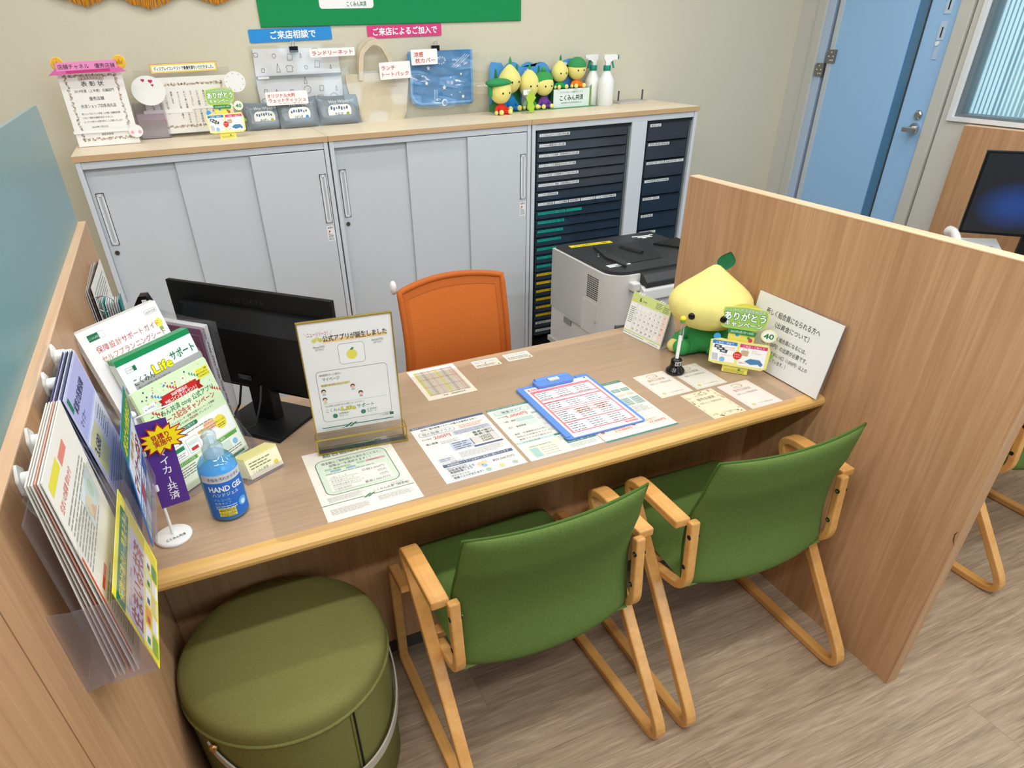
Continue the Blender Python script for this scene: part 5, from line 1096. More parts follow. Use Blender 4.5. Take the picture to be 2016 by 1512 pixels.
def s_life():
    w, h = .206, .312; s = Sheet(w, h, .0012, '#eef0f0'); s.rect(0, h - .013, w, .013, '#0d8a4e', 1)
    s.frame(.016, h - .034, .026, .011, .0006, '#7f9a8c', 1, fill='#eef0f0'); s.rect(.034, h - .034, .008, .011, '#14704a', 3); s.text('こくみん共済', .018, h - .030, .004, '#3b6b5a', w=.016, lv=4)
    s.text('こくみん', .020, h - .064, .0150, '#234a3a', w=.054, bold=.01, rot=.0); s.text('Life', .076, h - .060, .024, '#f3ea1e', w=.052, bold=.05, ol='#66702a', olw=.04); s.text('サポート', .130, h - .050, .019, '#167a4f', w=.070, bold=.03, ol=None)
    s.text('安心の保障と生活応援であなたのくらしを支えます', .024, h - .076, .0075, '#4a4e3a', w=.17); s.rect(.02, h - .081, .05, .0015, '#e8dc6a', 1)
    return s
def s_guide():
    w, h = .213, .312; s = Sheet(w, h, .0015, '#f1efee')
    s.rect(.020, h - .026, .026, .014, '#14704a', 1); s.text('こくみん共済', .0215, h - .022, .005, '#dfeee6', w=.023); s.frame(.046, h - .026, .014, .014, .0005, '#9fb5aa', 1, fill='#f1efee'); s.frame(.172, h - .022, .034, .010, .0006, '#8d8d8d', 1, rad=.002, fill='#f1efee'); s.text('2022年10月版', .189, h - .0195, .005, '#5a5a5a', w=.028, al='c')
    cols = ['#c4453c', '#c4453c', '#cf6a3d', '#cf6a3d']; x = .024
    for i, ch in enumerate('保障設計サポートガイド'):
        s.text(ch, x + .008, h - .052, .0132, cols[i % 4], w=None, al='c', lv=3); x += .0163 if i < 4 else .0156
    x = .024
    for i, ch in enumerate('セルフプランニングシート'):
        s.text(ch, x + .008, h - .073, .0132, ['#c77f4a', '#c4573c', '#bf4a44'][i // 4], al='c', lv=3); x += .0150
    s.circ(.196, h - .046, .010, '#e8e25c', 1, 18); s.rect(.191, h - .064, .010, .008, '#8fb06a', 1); s.rect(.14, h - .094, .06, .010, '#4f7fb0', 1); return s
leaflet('guide_booklet', ('white planning guide booklet with two red title rows, tallest in the desk rack', 'white guide booklet hidden behind the front copy with red title rows'), s_guide, .213, .312, 4, .052, .0845, R(3), .0030, 'white guide booklets in the desk rack', '#d9d3c9', -.022)
solo('grey_folder', Sheet(.212, .262, .0015, '#a9a9a8'), 'plain grey folder sheet between the green topped brochures and the app leaflets', 'folder', (*on_u(.164, -1.463, .004, .0105), ZD + .008), stand(YAW, tl))
leaflet('life_brochure', ('white brochure with a green top band and yellow lettering in the desk rack', 'green topped brochure hidden behind the front copy with yellow lettering'), s_life, .206, .312, 6, .0125, .016, R(.3), .0022, 'green topped brochures in the desk rack', '#dfe8dc', .0065)
leaflet('app_leaflet', ('light green app campaign leaflet with a red ribbon, foremost in the desk rack', 'light green app leaflet tucked behind the foremost one'), s_app, .212, .250, 4, .0, .006, 0, .0016, 'light green app leaflets', '#d3e6bd')
# hand gel
t = thing('hand_gel_bottle', 'blue hand gel bottle with a clear pump cap in front of the app leaflets', 'bottle', (.254, -1.570, ZD), R(8))
part('bottle', MB().lathe([(.036, 0), (.0405, .005), (.0415, .015), (.0415, .118), (.039, .133), (.031, .146), (.0205, .153), (.0195, .158)], BLUEBOT, 40), t)
part('gel', MB().lathe([(.0345, .003), (.0385, .008), (.0395, .018), (.0395, .116), (.038, .122), (.001, .122)], M('#6cc0ee', .25, spec=.5), 36), t)
mb = MB(); n = 26; s = Sheet(.1, .1, 0, base=False)
s.rect(0, 0, .098, .092, '#2b6cc4', 1); s.rect(0, .092, .098, .019, '#c9ccd2', 1); s.text('手指を汚れから守る', .016, .098, .0075, '#3b4458', w=.070); s.text('HAND GEL', .014, .070, .0165, '#f6f8fb', w=.074, bold=.03, lv=4); s.text('ハンドジェル', .018, .058, .009, '#eef2fa', w=.056, lv=4); s.text('アルコール', .018, .046, .0065, '#a9cbf2', w=.034, lv=4); s.text('洗浄タイプ', .018, .037, .0065, '#a9cbf2', w=.034, lv=4); s.lines(.018, .031, .045, 2, .005, '#c5dbf5', lv=4)
for k in range(3): s.rect(.022, .020 - k * .0075, .036, .0062, '#e8d53a', 4); s.text(('指定医薬部外品', '手にやさしい処方', '大容量500mL')[k], .040, .0213 - k * .0075, .0042, '#5b5216', w=.030, al='c', lv=6)
s.circ(.078, .030, .011, '#5fa8ee', 4, 18); s.circ(.078, .028, .006, '#d2e6fb', 5, 14)
# wrap the label round the bottle: fine strips keep it curved
lab = MB(); lab.mats = s.mats
def wrapped(src, r):
    bm = bmesh.new(); me = src.mesh('tmp'); bm.from_mesh(me)
    for k in range(1, 24):
        bmesh.ops.bisect_plane(bm, geom=bm.verts[:] + bm.edges[:] + bm.faces[:], plane_co=(k * .098 / 24, 0, 0), plane_no=(1, 0, 0))
    for v in bm.verts:
        a = (v.co.x - .049) / r - PI / 2; rr = r + v.co.z * 1.0; v.co = Vector((rr * math.cos(a), rr * math.sin(a), v.co.y))
    bm.to_mesh(me); bm.free(); return me
me = wrapped(s, .0418); me.name = 'bottle_label'; o = bpy.data.objects.new('bottle_label', me); link(o, t); o.location = (0, 0, .012)
pc_ = clear('clear_cap', '#e6f2f6', .2, .1, '#dfeef2', .35)
part('pump_cap', MB().lathe([(.0215, .150), (.0215, .170), (.016, .176), (.014, .186), (.015, .200), (.011, .208), (.001, .210)], pc_, 28).prism([(-.004, -.030, .188), (.004, -.030, .188), (.004, -.008, .200), (-.004, -.008, .200)], (0, 0, .006), pc_), t)
part('dip_tube', MB().cyl((0, 0, .02), (0, 0, .17), .003, M('#e9eef0', .4), 10), t)
# little flag
t = thing('table_flag', 'purple table flag with a yellow starburst on a white pole', 'flag', (.134, -1.612, ZD), R(8))
part('base', MB().lathe([(.036, 0), (.0375, .002), (.0375, .006), (.034, .0085), (.001, .0095)], WHITE, 40), t)
s = Sheet(.05, .02, .0003, base=False); s.text('こくみん共済', 0, 0, .008, '#232323', w=.040, al='c', bold=.02); part('base_lettering', s, t, loc=(.004, -.020, .0092), rot=(0, 0, R(9)))
part('pole', MB().tube([(0, 0, .008), (.005, 0, .292)], .0032, WHITE, 12).ball((.005, 0, .296), .0068, WHITE, 14, 10).tube([(-.016, 0, .284), (.072, .0, .298)], .0016, WHITE, 8), t)
part('ring', MB().lathe([(.0055, .206), (.0062, .208), (.0062, .219), (.0055, .221)], WHITE, 16).lathe([(.0055, .122), (.0062, .124), (.0062, .136), (.0055, .138)], WHITE, 16), t)
PU = '#57338a'; s = Sheet(.056, .196, .0008, PU); s.vtext('マイカー共済', .031, .118, .0205, .0175, '#f4f0f6', bold=.02)
bn = part('banner', s, t, loc=(-.003, -.004, .080), rot=(PI / 2, R(1.5), R(4)))
s = Sheet(.1, .1, .0012, base=False); pts = []; rr = random.Random(4)
for k in range(26): a = 2 * PI * k / 26; r = (1.0 if k % 2 == 0 else .66) * (1 + .12 * rr.random()); pts.append((.040 * r * math.cos(a) * (1.12 if math.cos(a) > 0 else 1), .029 * r * math.sin(a)))
s.prism([(a * 1.09, b * 1.1, 0) for a, b in pts], (0, 0, .0012), M('#b5202a', .5)); s.poly([(a * .96, b * .95) for a, b in pts], '#f6de17', 1)
s.text('見積り', 0, .001, .0125, '#b5202a', w=.034, al='c', bold=.03); s.text('実施中', 0, -.0125, .0125, '#b5202a', w=.034, al='c', bold=.03); part('starburst_card', s, t, loc=(.038, -.008, .236), rot=(PI / 2, R(-9), R(4)))
# business cards in a little clear tray
t = thing('card_holder', 'small clear holder on the counter right of the blue gel bottle', 'card holder', (.338, -1.442, ZD), R(27))
mb = MB().box(-.052, .052, -.022, .022, 0, .003, CLEARV).box(-.052, .052, -.0235, -.021, .003, .022, CLEARV).box(-.052, .052, .020, .022, .003, .05, CLEARV); part('clear_tray', mb, t, bev=.001)
for k in range(7):
    s = Sheet(.091, .054, .0009, '#f0eac6'); s.rect(0, .048, .091, .006, '#dfd68c', 1); s.lines(.008, .036, .06, 3, .007, '#7f8a58', lv=2)
    if k == 6: s.circ(.075, .014, .006, '#d9cf4e', 2); s.text('こくみん共済', .010, .010, .007, '#2f7a45', w=.042)
    x, y = on_u(.338, -1.442, -.047 + .002 * k, .014 - .0046 * k, R(27)); solo('business_card', s, ('cream card at the front of the small clear holder' if k == 6 else 'cream card filed behind the front one in the small clear holder'), 'card', (x, y, ZD + .0035), stand(R(27), R(14 + k)), 'cream cards in the small clear holder')
# clear file with purple cover
t = thing('clear_file', 'clear plastic file with a purple insert and index tabs in front of the monitor', 'file', (.156, -1.046, ZD), R(-46))
def ff(u, v): return (.225 * u, -.020 * math.sin(PI * u * .9) - .004, .318 * v * (1 - .05 * u * u) + .0)
s = Sheet(.2, .28, .001, '#80406e'); s.frame(.006, .008, .188, .256, .001, '#c9a4bd', 1, fill='#80406e'); s.rect(.045, .188, .090, .062, '#d6c6cf', 3, .004); s.text('の同乗者の補償は', .049, .228, .0135, '#4a2a42', w=.086, lv=5); s.text('【人身傷害補償】5,000万円を', .049, .206, .0115, '#4a2a42', w=.088, lv=5); s.poly([(.143, .200), (.184, .200), (.187, .216), (.177, .232), (.151, .232), (.141, .216)], '#d6c6cf', 3); s.text('マイカー共済', .164, .206, .009, '#5a2f50', w=.036, al='c', lv=5); s.lines(.014, .172, .165, 3, .012, '#c9a4bd', lv=3); s.rect(.110, .12, .07, .030, '#d6c6cf', 3)
part('purple_insert', s, t, loc=(.006, -.019, .012), rot=stand())
mb = MB(); mb.grid(lambda u, v: (ff(u, v)[0], ff(u, v)[1] - .016, ff(u, v)[2]), 16, 3, CLEARV); mb.grid(lambda u, v: (ff(u, v)[0], ff(u, v)[1] + .026, ff(u, v)[2]), 16, 3, CLEARV); part('clear_cover', mb, t)
mb = MB()
for k in range(5): mb.box(.006, .206, -.012 + k * .004, -.0105 + k * .004, .002, .296, M('#eae9ea', .6))
part('page', mb, t)
for k in range(7):
    s = Sheet(.012, .034, .0006, '#eae4e6'); s.rect(.001, .001, .010, .032, '#f2efef', 1); s.vtext('特約補償', .006, .026, .0072, .006, '#6b4a5c'); part('index_tab', s, t, loc=(.205, -.013 + .003 * k, .262 - k * .037), rot=stand())
# dark organiser, paper strip, ring cards
t = thing('desk_organiser', 'black rounded desk organiser with white cards, peeping over the guide booklet', 'organiser', (.168, -1.092, ZD + .0), R(-10)); t.scale = (1, 1, 1.05)
part('body', MB().prism([(-.022, .0, 0), (.020, .0, 0), (.021, .0, .320), (.014, .0, .340), (-.004, .0, .340), (-.020, .0, .318)], (0, .03, 0), BLACK), t, bev=.004)
part('card_pad', MB().box(.002, .013, -.003, -.001, .31, .332, M('#dcdcdc', .6)), t)
solo('paper_strip', MB().prism([(0, 0, 0), (.014, 0, 0), (.013, 0, .345), (.002, 0, .342)], (0, .0008, 0), M('#d9ddda', .6)), 'narrow upright white paper strip beside the black organiser', 'paper', (.130, -1.078, ZD), R(-8))
t = thing('ring_cards', 'teal covered bundle of cards hanging on a ring from the oak partition', 'cards', (.093, -1.050, 1.036)); te = M('#128f8f', .5)
mb = MB()
for k in range(6): mb.prism([(-.014 + k * .0055, 0, -.085), (-.013 + k * .0055, 0, -.085), (-.007 + k * .0055, -.006, .020), (-.008 + k * .0055, -.006, .020)], (0, .05, 0), M('#e9efee', .6))
part('card', mb, t); mb = MB()
for k in (-.017, .020): mb.prism([(k - .001, -.003, -.088), (k + .001, -.003, -.088), (k + .007, -.009, .026), (k + .005, -.009, .026)], (0, .055, 0), te)
part('teal_cover', mb, t); part('ring', MB().tube([(-.008 + .020 * math.cos(a), -.004, .020 + .020 * math.sin(a)) for a in [2 * PI * k / 24 for k in range(24)]], .0012, CHROME, 8, True), t); part('hook', MB().cyl((-.0368, -.004, .038), (-.006, -.004, .040), .0018, CHROME, 8), t)
for k in range(4):
    s = Sheet(.26, .19, .0006, ('#dcdad6', '#e3e1de', '#6f5a52', '#eceae6')[k])
    if k == 3: s.rect(.012, .085, .05, .020, '#e3b4b0', 1); s.lines(.02, .165, .22, 8, .0095, '#9a9590'); s.lines(.08, .085, .16, 7, .0095, '#9a9590', seed=5); s.frame(.07, .012, .17, .03, .0008, '#aaa', 1, fill='#eceae6')
    solo('pinned_sheet', s, 'printed sheet curling on the oak partition behind the teal ring cards' if k == 3 else 'sheet pinned beneath the top printed sheet on the oak partition', 'paper', (XL + .0012 + .0045 * k, -1.075 + .004 * k, .905 + .002 * k), stand(R(90 - .6 * k)), 'sheets pinned to the oak partition')
# ---------------------------------------------------------------- brochure pockets hung on the left partition
def hook(y, label):
    t = thing('suction_hook', label, 'hook', (XL + .0002, y, 1.145), 0, 'white hooks on the oak partition'); 
    part('back_plate', MB().prism([(0, 0, -.031), (0, .017, -.012), (0, .017, .008), (0, 0, .024), (0, -.017, .008), (0, -.017, -.012)], (.004, 0, 0), WHITE), t, bev=.003)
    part('knob', MB().tube([(.004, 0, 0), (.018, 0, 0), (.019, 0, 0), (.030, 0, 0)], [.0105, .0105, .0085, .0085], WHITE, 20), t)
for y, lb in ((-2.02, 'white diamond backed hook nearest the viewer, second to hold the front pocket'), (-1.92, 'white diamond backed hook second from the viewer, on the far end of the front pocket'), (-1.728, 'white diamond backed hook third from the viewer, on the near end of the rear pocket'), (-1.606, 'white diamond backed hook furthest from the viewer, on the far end of the rear pocket')): hook(y, lb)
def pocket(y0, y1, z0, q, label):
    t = thing('wall_pocket', label, 'brochure pocket', (XL, y0, z0)); L = y1 - y0
    part('clear_back', MB().prism([(.030, 0, 0), (.0325, 0, 0), (.0325 + q * .27, 0, .27), (.030 + q * .27, 0, .27)], (0, L, 0), CLEARV), t)
    part('clear_front', MB().prism([(.086, 0, .0), (.0885, 0, .0), (.0885 + q * .135, 0, .135), (.086 + q * .135, 0, .135)], (0, L, 0), CLEARV), t)
    part('clear_sleeve', MB().grid(lambda u, v: (.0885 + q * .135 + (q * .5 - .035) * v + .0025 * math.sin(u * 11 + v * 5) * math.sin(v * 9), L * u, .136 + .165 * v), 14, 12, FILM), t)
    part('clear_floor', MB().prism([(.030, 0, -.002), (.0885, 0, -.002), (.0885, 0, .0005), (.030, 0, .0005)], (0, L, 0), CLEARV), t)
    for y in (-.002, L): part('clear_side', MB().prism([(.030, y, 0), (.088, y, 0), (.088 + q * .135, y, .135), (.030 + q * .135, y, .135)], (0, .002, 0), CLEARV), t); part('clear_bracket', MB().prism([(.0008, y, -.002), (.030, y, .004), (.030 + q * .135, y, .135), (.0008, y, .140)], (0, .0012, 0), CLEARV), t)
    part('clear_foot', MB().prism([(.0008, 0, -.002), (.030, 0, .002), (.030, 0, .004), (.0008, 0, 0)], (0, L, 0), CLEARV), t); return t
pocket(-2.147, -1.917, .888, -.03, 'clear wall pocket of white home brochures, foremost on the oak partition')
pocket(-1.838, -1.618, .875, -.09, 'clear wall pocket of lilac brochures behind the foremost pocket')
def pamphlets(y0, z0, w, h, n, colors, fn, labels, grp, x0, TP):
    for k in range(n):
        f = k == n - 1; s = fn(w, h) if f else Sheet(w, h, .0012, colors[k % len(colors)]); s_l = labels[0] if f else labels[1]
        solo('pamphlet', s, s_l, 'pamphlet', (XL + x0 + .0058 * k, y0 + (.0012 if k % 2 else 0), z0), stand(R(90), TP + R(.5) * (k - n)), grp)
def s_home(w, h):
    s = Sheet(w, h, .0012, '#f0ece4'); s.rect(.0, .03, .006, .17, '#d9583a', 1); s.rect(.012, h - .030, .07, .016, '#e6dd4a', 1); s.rect(.09, h - .034, .05, .014, '#e58a7a', 1); s.text('住まいの保障 早わかり', .014, h - .056, .012, '#d9583a', w=.10); s.lines(.014, h - .072, .175, 10, .0082, '#9aa095'); s.rect(.10, h - .14, .09, .05, '#d6e2e6', 2); s.circ(.125, h - .118, .016, '#e8d9b0', 3); s.circ(.16, h - .112, .013, '#bfd8c0', 3); s.poly([(.112, h - .136), (.15, h - .136), (.131, h - .120)], '#e3b09a', 4); s.lines(.014, .118, .08, 5, .008, '#a39f96', lv=3, seed=4); s.rect(.02, .13, .05, .008, '#d9583a', 3); s.lines(.02, .044, .10, 3, .008, '#b58a6a', lv=4); s.rect(.12, .020, .075, .03, '#f3e3c4', 2); s.text('火災・地震に備える', .125, .032, .008, '#8a4a2a', w=.064, lv=4); s.rect(.014, .03, .06, .06, '#f2ead0', 2); s.rect(.09, .06, .07, .006, '#e59a4a', 2); s.lines(.02, .08, .17, 7, .009, '#a39f96', lv=3); return s
def s_lilac(w, h):
    s = Sheet(w, h, .0012, '#c9c9ea'); s.rect(.006, h - .075, w - .012, .07, '#b5b6e2', 1); s.text('家族の医療保障', .03, h - .040, .016, '#3b3560', w=.12, bold=.02); s.text('マイカー', .02, h - .062, .013, '#54407a', w=.06); s.rect(.010, h - .030, .016, .022, '#157a55', 2); s.rect(.006, h - .150, w - .012, .07, '#e9e7f4', 1); s.rect(.012, h - .148, .09, .062, '#eee59a', 2); s.text('3,680', .018, h - .115, .020, '#3a3340', w=.06, bold=.03, lv=5); s.rect(.116, h - .140, .07, .05, '#f3f1f6', 2); s.lines(.12, h - .096, .06, 6, .0075, '#8f8aa8', lv=3); s.lines(.014, h - .160, .18, 5, .008, '#8f8aa8', lv=2); s.rect(.012, .05, .06, .045, '#e9c8c2', 2); s.rect(.085, .05, .05, .045, '#cfe3cf', 2); s.text('30代', .15, .06, .018, '#3a3340', w=.035, lv=4); s.lines(.014, .04, .18, 4, .008, '#8f8aa8', lv=2); return s
pamphlets(-2.142, .8905, .212, .312, 6, ['#efe9df', '#e2d9cd', '#f1ece4', '#d8a58f'], s_home, ('white home cover pamphlet with an orange side band, behind the green and yellow title leaflet', 'white pamphlet packed behind the orange banded one'), 'white pamphlets in the foremost wall pocket', .0345, R(2))
pamphlets(-1.832, .8775, .205, .282, 6, ['#5a5a78', '#b9b9dc', '#3f4054', '#cfcfe6'], s_lilac, ('lilac pamphlet with a yellow price box, foremost in the rear wall pocket', 'lilac pamphlet packed behind the one with the yellow price box'), 'lilac pamphlets in the rear wall pocket', .0345, R(6))
s = Sheet(.240, .150, .001, '#f2e53c'); s.rect(0, .112, .212, .028, '#1f7a5a', 1); s.text('保障が進化！ 見直そう！', .106, .118, .016, '#f1e83a', w=.19, al='c', bold=.03); s.rect(.006, .052, .196, .056, '#dcdce4', 1); s.text('住まいる共済', .100, .060, .034, '#a8213f', w=.176, al='c', bold=.03); s.text('リニューアル', .07, .094, .010, '#c98a80', w=.08, al='c')
for k in range(5): s.rect(.010 + k * .040, .028, .034, .020, ('#f4f3ee', '#e9a54a', '#f4f3ee', '#dfe7c8', '#f4f3ee')[k], 1, .003); s.rect(.014 + k * .040, .032, .012, .010, ('#3f8f4a', '#c9502f', '#55606a', '#4a8a3a', '#6a6f78')[k], 2); s.rect(.010 + k * .040, .004, .034, .020, ('#8fb53a', '#f4f3ee', '#e6dca0', '#f4f3ee', '#6fa04a')[k], 1, .003)
solo('title_leaflet', s, 'yellow bordered leaflet with a green headline on the foremost wall pocket', 'leaflet', (XL + .0880, -2.147, .886), stand(R(90), R(5)))
s = Sheet(.205, .215, .001, '#2f7fd0'); s.rect(0, .168, .205, .047, '#2a8a4f', 1); s.text('あなたの掛金は？', .100, .176, .026, '#f3e63a', w=.18, al='c', bold=.03); s.rect(.006, .085, .19, .076, '#dfe2ea', 1); s.text('マイカー共済', .100, .094, .038, '#7a2058', w=.17, al='c', bold=.03); s.text('見積り', .10, .140, .016, '#c9a13a', w=.10, al='c', bold=.02)
for k in range(4): s.rect(.010 + k * .048, .046, .042, .034, ('#d9e2ee', '#c93b44', '#e9ebf0', '#2f55b0')[k], 1, .003); s.rect(.010 + k * .048, .008, .042, .034, ('#cfe6c2', '#e9ebf0', '#8cc36a', '#dfe7f2')[k], 1, .003); s.lines(.013 + k * .048, .068, .034, 2, .01, '#5a6a8a', lv=2)
solo('title_leaflet', s, 'blue bordered leaflet with a green headline on the rear wall pocket', 'leaflet', (XL + .0780, -1.842, .868), stand(R(90), R(-3.5)))

# ---------------------------------------------------------------- right end of the counter
t = thing('pen_stand', 'black round pen stand holding a white pen on the award cards', 'pen stand', (1.564, -1.432, ZM - .0001))
part('base', MB().lathe([(.0275, 0), (.0285, .004), (.0265, .010), (.0185, .018), (.0165, .024), (.0165, .040), (.0130, .044), (.006, .045)], M('#090909', .15, spec=.6), 40), t)
n = 12; vs = []
for k in range(n + 1): a = R(-140 + 6.6 * k); vs += [(.0168 * math.cos(a), .0168 * math.sin(a), .026), (.0168 * math.cos(a), .0168 * math.sin(a), .038)]
part('paper_label', MB().add(vs, [(2 * k, 2 * k + 2, 2 * k + 3, 2 * k + 1) for k in range(n)], M('#d9d9d6', .5)), t)
s = Sheet(.1, .02, 0, base=False); s.text('消毒済', .049, 0, .0085, '#222222', w=.024, al='c', bold=.02); me = wrapped(s, .0168); me.name = 'label_lettering'; o = bpy.data.objects.new('label_lettering', me); link(o, t); o.location = (0, 0, .0278); o.rotation_euler.z = R(-8)
t = thing('pen', 'white pen topped with a yellow bead, standing in the black base', 'pen', (1.564, -1.432, ZM + .030), R(0))
part('barrel', MB().tube([(0, 0, .0), (.001, 0, .085)], .0052, M('#f0f0f2', .2), 16), t); part('clear_grip', MB().tube([(.001, 0, .085), (.0015, 0, .118)], .0058, CLEARV, 16), t); part('clip', MB().tube([(.0075, -.002, .112), (.0088, -.002, .09), (.0072, -.002, .07)], .001, M('#c9ced2', .3), 6), t)
part('topper', MB().ball((.0016, 0, .130), (.0075, .0075, .0055), M('#4a9a3a', .6), 14, 8).ball((.0016, 0, .139), (.0085, .0085, .007), M('#ecdb2e', .6), 16, 10), t)
# desk calendar
t = thing('desk_calendar', 'green and white desk calendar standing between the printer and the pen stand', 'calendar', (1.600, -1.098, ZD), R(-83)); CW, CH = .178, .142
s = Sheet(CW, CH, .0012, '#f4f4ef'); s.rect(0, .110, CW, .032, '#cfdf8e', 1); s.rect(0, .012, CW, .004, '#cfdf8e', 1); s.text('6', .036, .117, .017, '#3f4a2a', w=.010, bold=.02); s.text('June', .052, .119, .008, '#4f5a38', w=.018)
s.lines(.112, .132, .028, 4, .005, '#7f8a5a', lv=3); s.lines(.146, .128, .028, 4, .005, '#7f8a5a', lv=3); s.lines(.006, .092, .024, 9, .0062, '#7d9a8a'); s.circ(.018, .116, .006, '#e2dc62', 2); s.rect(.032, .016, .0006, .092, '#b5b8ae', 2)
for r in range(6): s.rect(.034, .018 + r * .0178, .142, .0005, '#b9bcb4', 2)
for c in range(8): s.rect(.034 + c * .0203, .018, .0005, .089, '#b9bcb4', 2)
s.rect(.1566, .018, .0196, .089, '#f8e2d3', 1)
d = 0
for r in range(5):
    for c in range(7):
        v = r * 7 + c - 2
        if 1 <= v <= 30: s.text(str(v), .041 + c * .0203, .094 - r * .0178, .008, '#3a3a3a' if c < 6 else '#b5503a', al='c')
s.rect(0, .0065, .10, .0016, G1, 1); s.text('こくみん共済 coop', .122, .0045, .005, '#3b6b5a', w=.046); part('month_sheet', s, t, loc=(0, 0, .001), rot=stand(0, R(14)))
t14 = math.tan(R(14)); ht = CH * math.cos(R(14))
mb = MB().prism([(0, .0015, 0), (0, .0030, 0), (0, ht * t14 + .002, ht), (0, ht * t14 + .0005, ht)], (CW, 0, 0), WHITE); mb.prism([(0, ht * t14 + .001, ht), (0, ht * t14 + .002, ht), (0, .072, .0), (0, .0705, 0)], (CW, 0, 0), WHITE); mb.box(0, CW, .002, .072, 0, .0012, WHITE); part('stand', mb, t)
for k in range(6):
    x = (.030, .040, .050, .128, .138, .148)[k]; part('binding_ring', MB().tube([(x, ht * t14 + .0045 * math.cos(a), ht - .002 + .0055 * math.sin(a)) for a in [2 * PI * q / 16 for q in range(16)]], .0014, M('#f4f4f4', .3), 6, True), t)
# big soft toy
t = toy('large yellow and green soft toy with a dark leaf, leaning by the membership sign', (1.741, -1.340, ZD), R(-43), .124, .110, '#43a05a', None, None, None, hh=.084, tip=.34, f0=.56, bw=.46, hf=-.045, ff=.62)
bmg = M('#43a05a', .9, spec=.1, bump=.4, bscale=250)
for ch in t.children:
    if ch.name.startswith('foot'): ch.data.materials.clear(); ch.data.materials.append(bmg); ch.data.materials.append(bmg)
    if ch.name.startswith('head'): big_head = ch
m = M('#1f6b40', .85)
part('leaf', MB().grid(lambda u, v: ((u - .5) * .050 * math.sin(PI * min(max(v, .02), .98)) ** .8 - .012 + .010 * v, -.045 + .004 * math.sin(PI * u) + .006 * v, .271 + .055 * v + .002), 10, 12, m).grid(lambda u, v: ((u - .5) * .050 * math.sin(PI * min(max(v, .02), .98)) ** .8 - .012 + .010 * v, -.0415 + .004 * math.sin(PI * u) + .006 * v, .271 + .055 * v + .002), 10, 12, m, flip=True), big_head, rot=(0, R(6), 0))
pop_display('yellow campaign display on the counter in front of the large soft toy', (1.716, -1.516, ZD + .0028), R(-50), 1.02)
# membership sign
t = thing('membership_sign', 'white membership notice board leaning on the chipped partition', 'sign', (1.8105, -1.4335, ZM), R(-91.5)); SW, SH = .314, .211
s = Sheet(SW, SH, .003, '#edefee')
for tx, x, y, h_, w_ in (('新しく組合員になられる方へ', .150, .160, .0165, .205), ('（出資金について）', .160, .132, .0150, .130), ('新しく組合員になるには、', .160, .098, .0125, .140), ('1口（100円）の出資が必要です。', .155, .075, .0130, .180), ('（組合運営のために10口（1,000円）以上の', .155, .053, .0110, .200), ('出資をお願いしています。）', .118, .034, .0110, .125)): s.text(tx, x, y, h_, '#2a2c2c', w=w_, al='c', bold=.008)
part('notice_face', s, t, loc=(0, 0, .0006), rot=stand(0, R(8.5)))
part('clear_cover', MB().prism([(-.003, .004, 0), (-.003, .006, 0), (-.003, .006 + .209 * math.tan(R(8.5)), .211), (-.003, .004 + .209 * math.tan(R(8.5)), .211)], (SW + .006, 0, 0), CLEARV), t)

# ---------------------------------------------------------------- staff side: chair, printer
t = thing('office_chair', 'orange mesh office chair behind the reception counter', 'chair', (1.078, -.775, 0), R(3))
def mesh_mat():
    m = M('#c86a2a', .7, spec=.2, bump=.5, bscale=600, var=.04, vscale=300); return m
OM = mesh_mat(); OD = M('#b95f22', .65, spec=.25)
def ob(u, v, d=0):
    a = 2 * u - 1; hw = .187 + .018 * (1 - v) - .006 * math.sin(PI * v); 
    return (a * hw, -.045 + .035 * a * a * -1 + .02 * v - .03 * math.sin(PI * v) + d, .45 + .455 * v - .018 * a * a * v)
mb = MB(); mb.grid(lambda u, v: ob(u, v), 22, 24, OM); mb.grid(lambda u, v: ob(u, v, .006), 22, 24, OM, flip=True); bk = part('backrest_mesh', mb, t)
n = 22; ed = [ob(0, k / n) for k in range(n + 1)] + [ob(k / n, 1) for k in range(1, n + 1)] + [ob(1, 1 - k / n) for k in range(1, n + 1)] + [ob(1 - k / n, 0) for k in range(1, n)]
part('backrest_frame', MB().tube([(p[0], p[1] + .003, p[2]) for p in ed], .011, OD, 10, True), bk)
mb = MB(); mb.grid(lambda u, v: (ob(.06 + .88 * u, .0)[0], 0, 0), 1, 1, OD) if False else None
band = MB()
for (u0, u1, v0, v1) in ((.0, 1, .93, 1), (0, .07, 0, .93), (.93, 1, 0, .93)): band.grid(lambda u, v, a=u0, b=u1, c=v0, d_=v1: tuple(Vector(ob(a + (b - a) * u, c + (d_ - c) * v)) + Vector((0, -.0018, 0))), 16, 16, OD)
part('edge_band', band, bk)
part('rear_cap', MB().ball((-.184, .012, .884), (.012, .014, .024), M('#eceae6', .4), 14, 10), bk)
part('seat', MB().grid(lambda u, v: ((u - .5) * .46, -.25 + .0 - .36 * v + .36, .47 + .02 * math.sin(PI * u) * math.sin(PI * v)), 12, 12, OM).grid(lambda u, v: ((u - .5) * .46, .11 - .36 * v, .44), 12, 12, BK2, flip=True), t, loc=(0, .06, 0)) if False else part('seat', MB().box(-.235, .235, -.24, .20, .42, .47, OM), t, bev=.02, seg=4)
part('back_support', MB().tube([(0, .10, .43), (0, .13, .52), (0, .02, .66)], .016, BK2, 10), t)
part('column', MB().cyl((0, 0, .10), (0, 0, .42), .025, BK2), t)
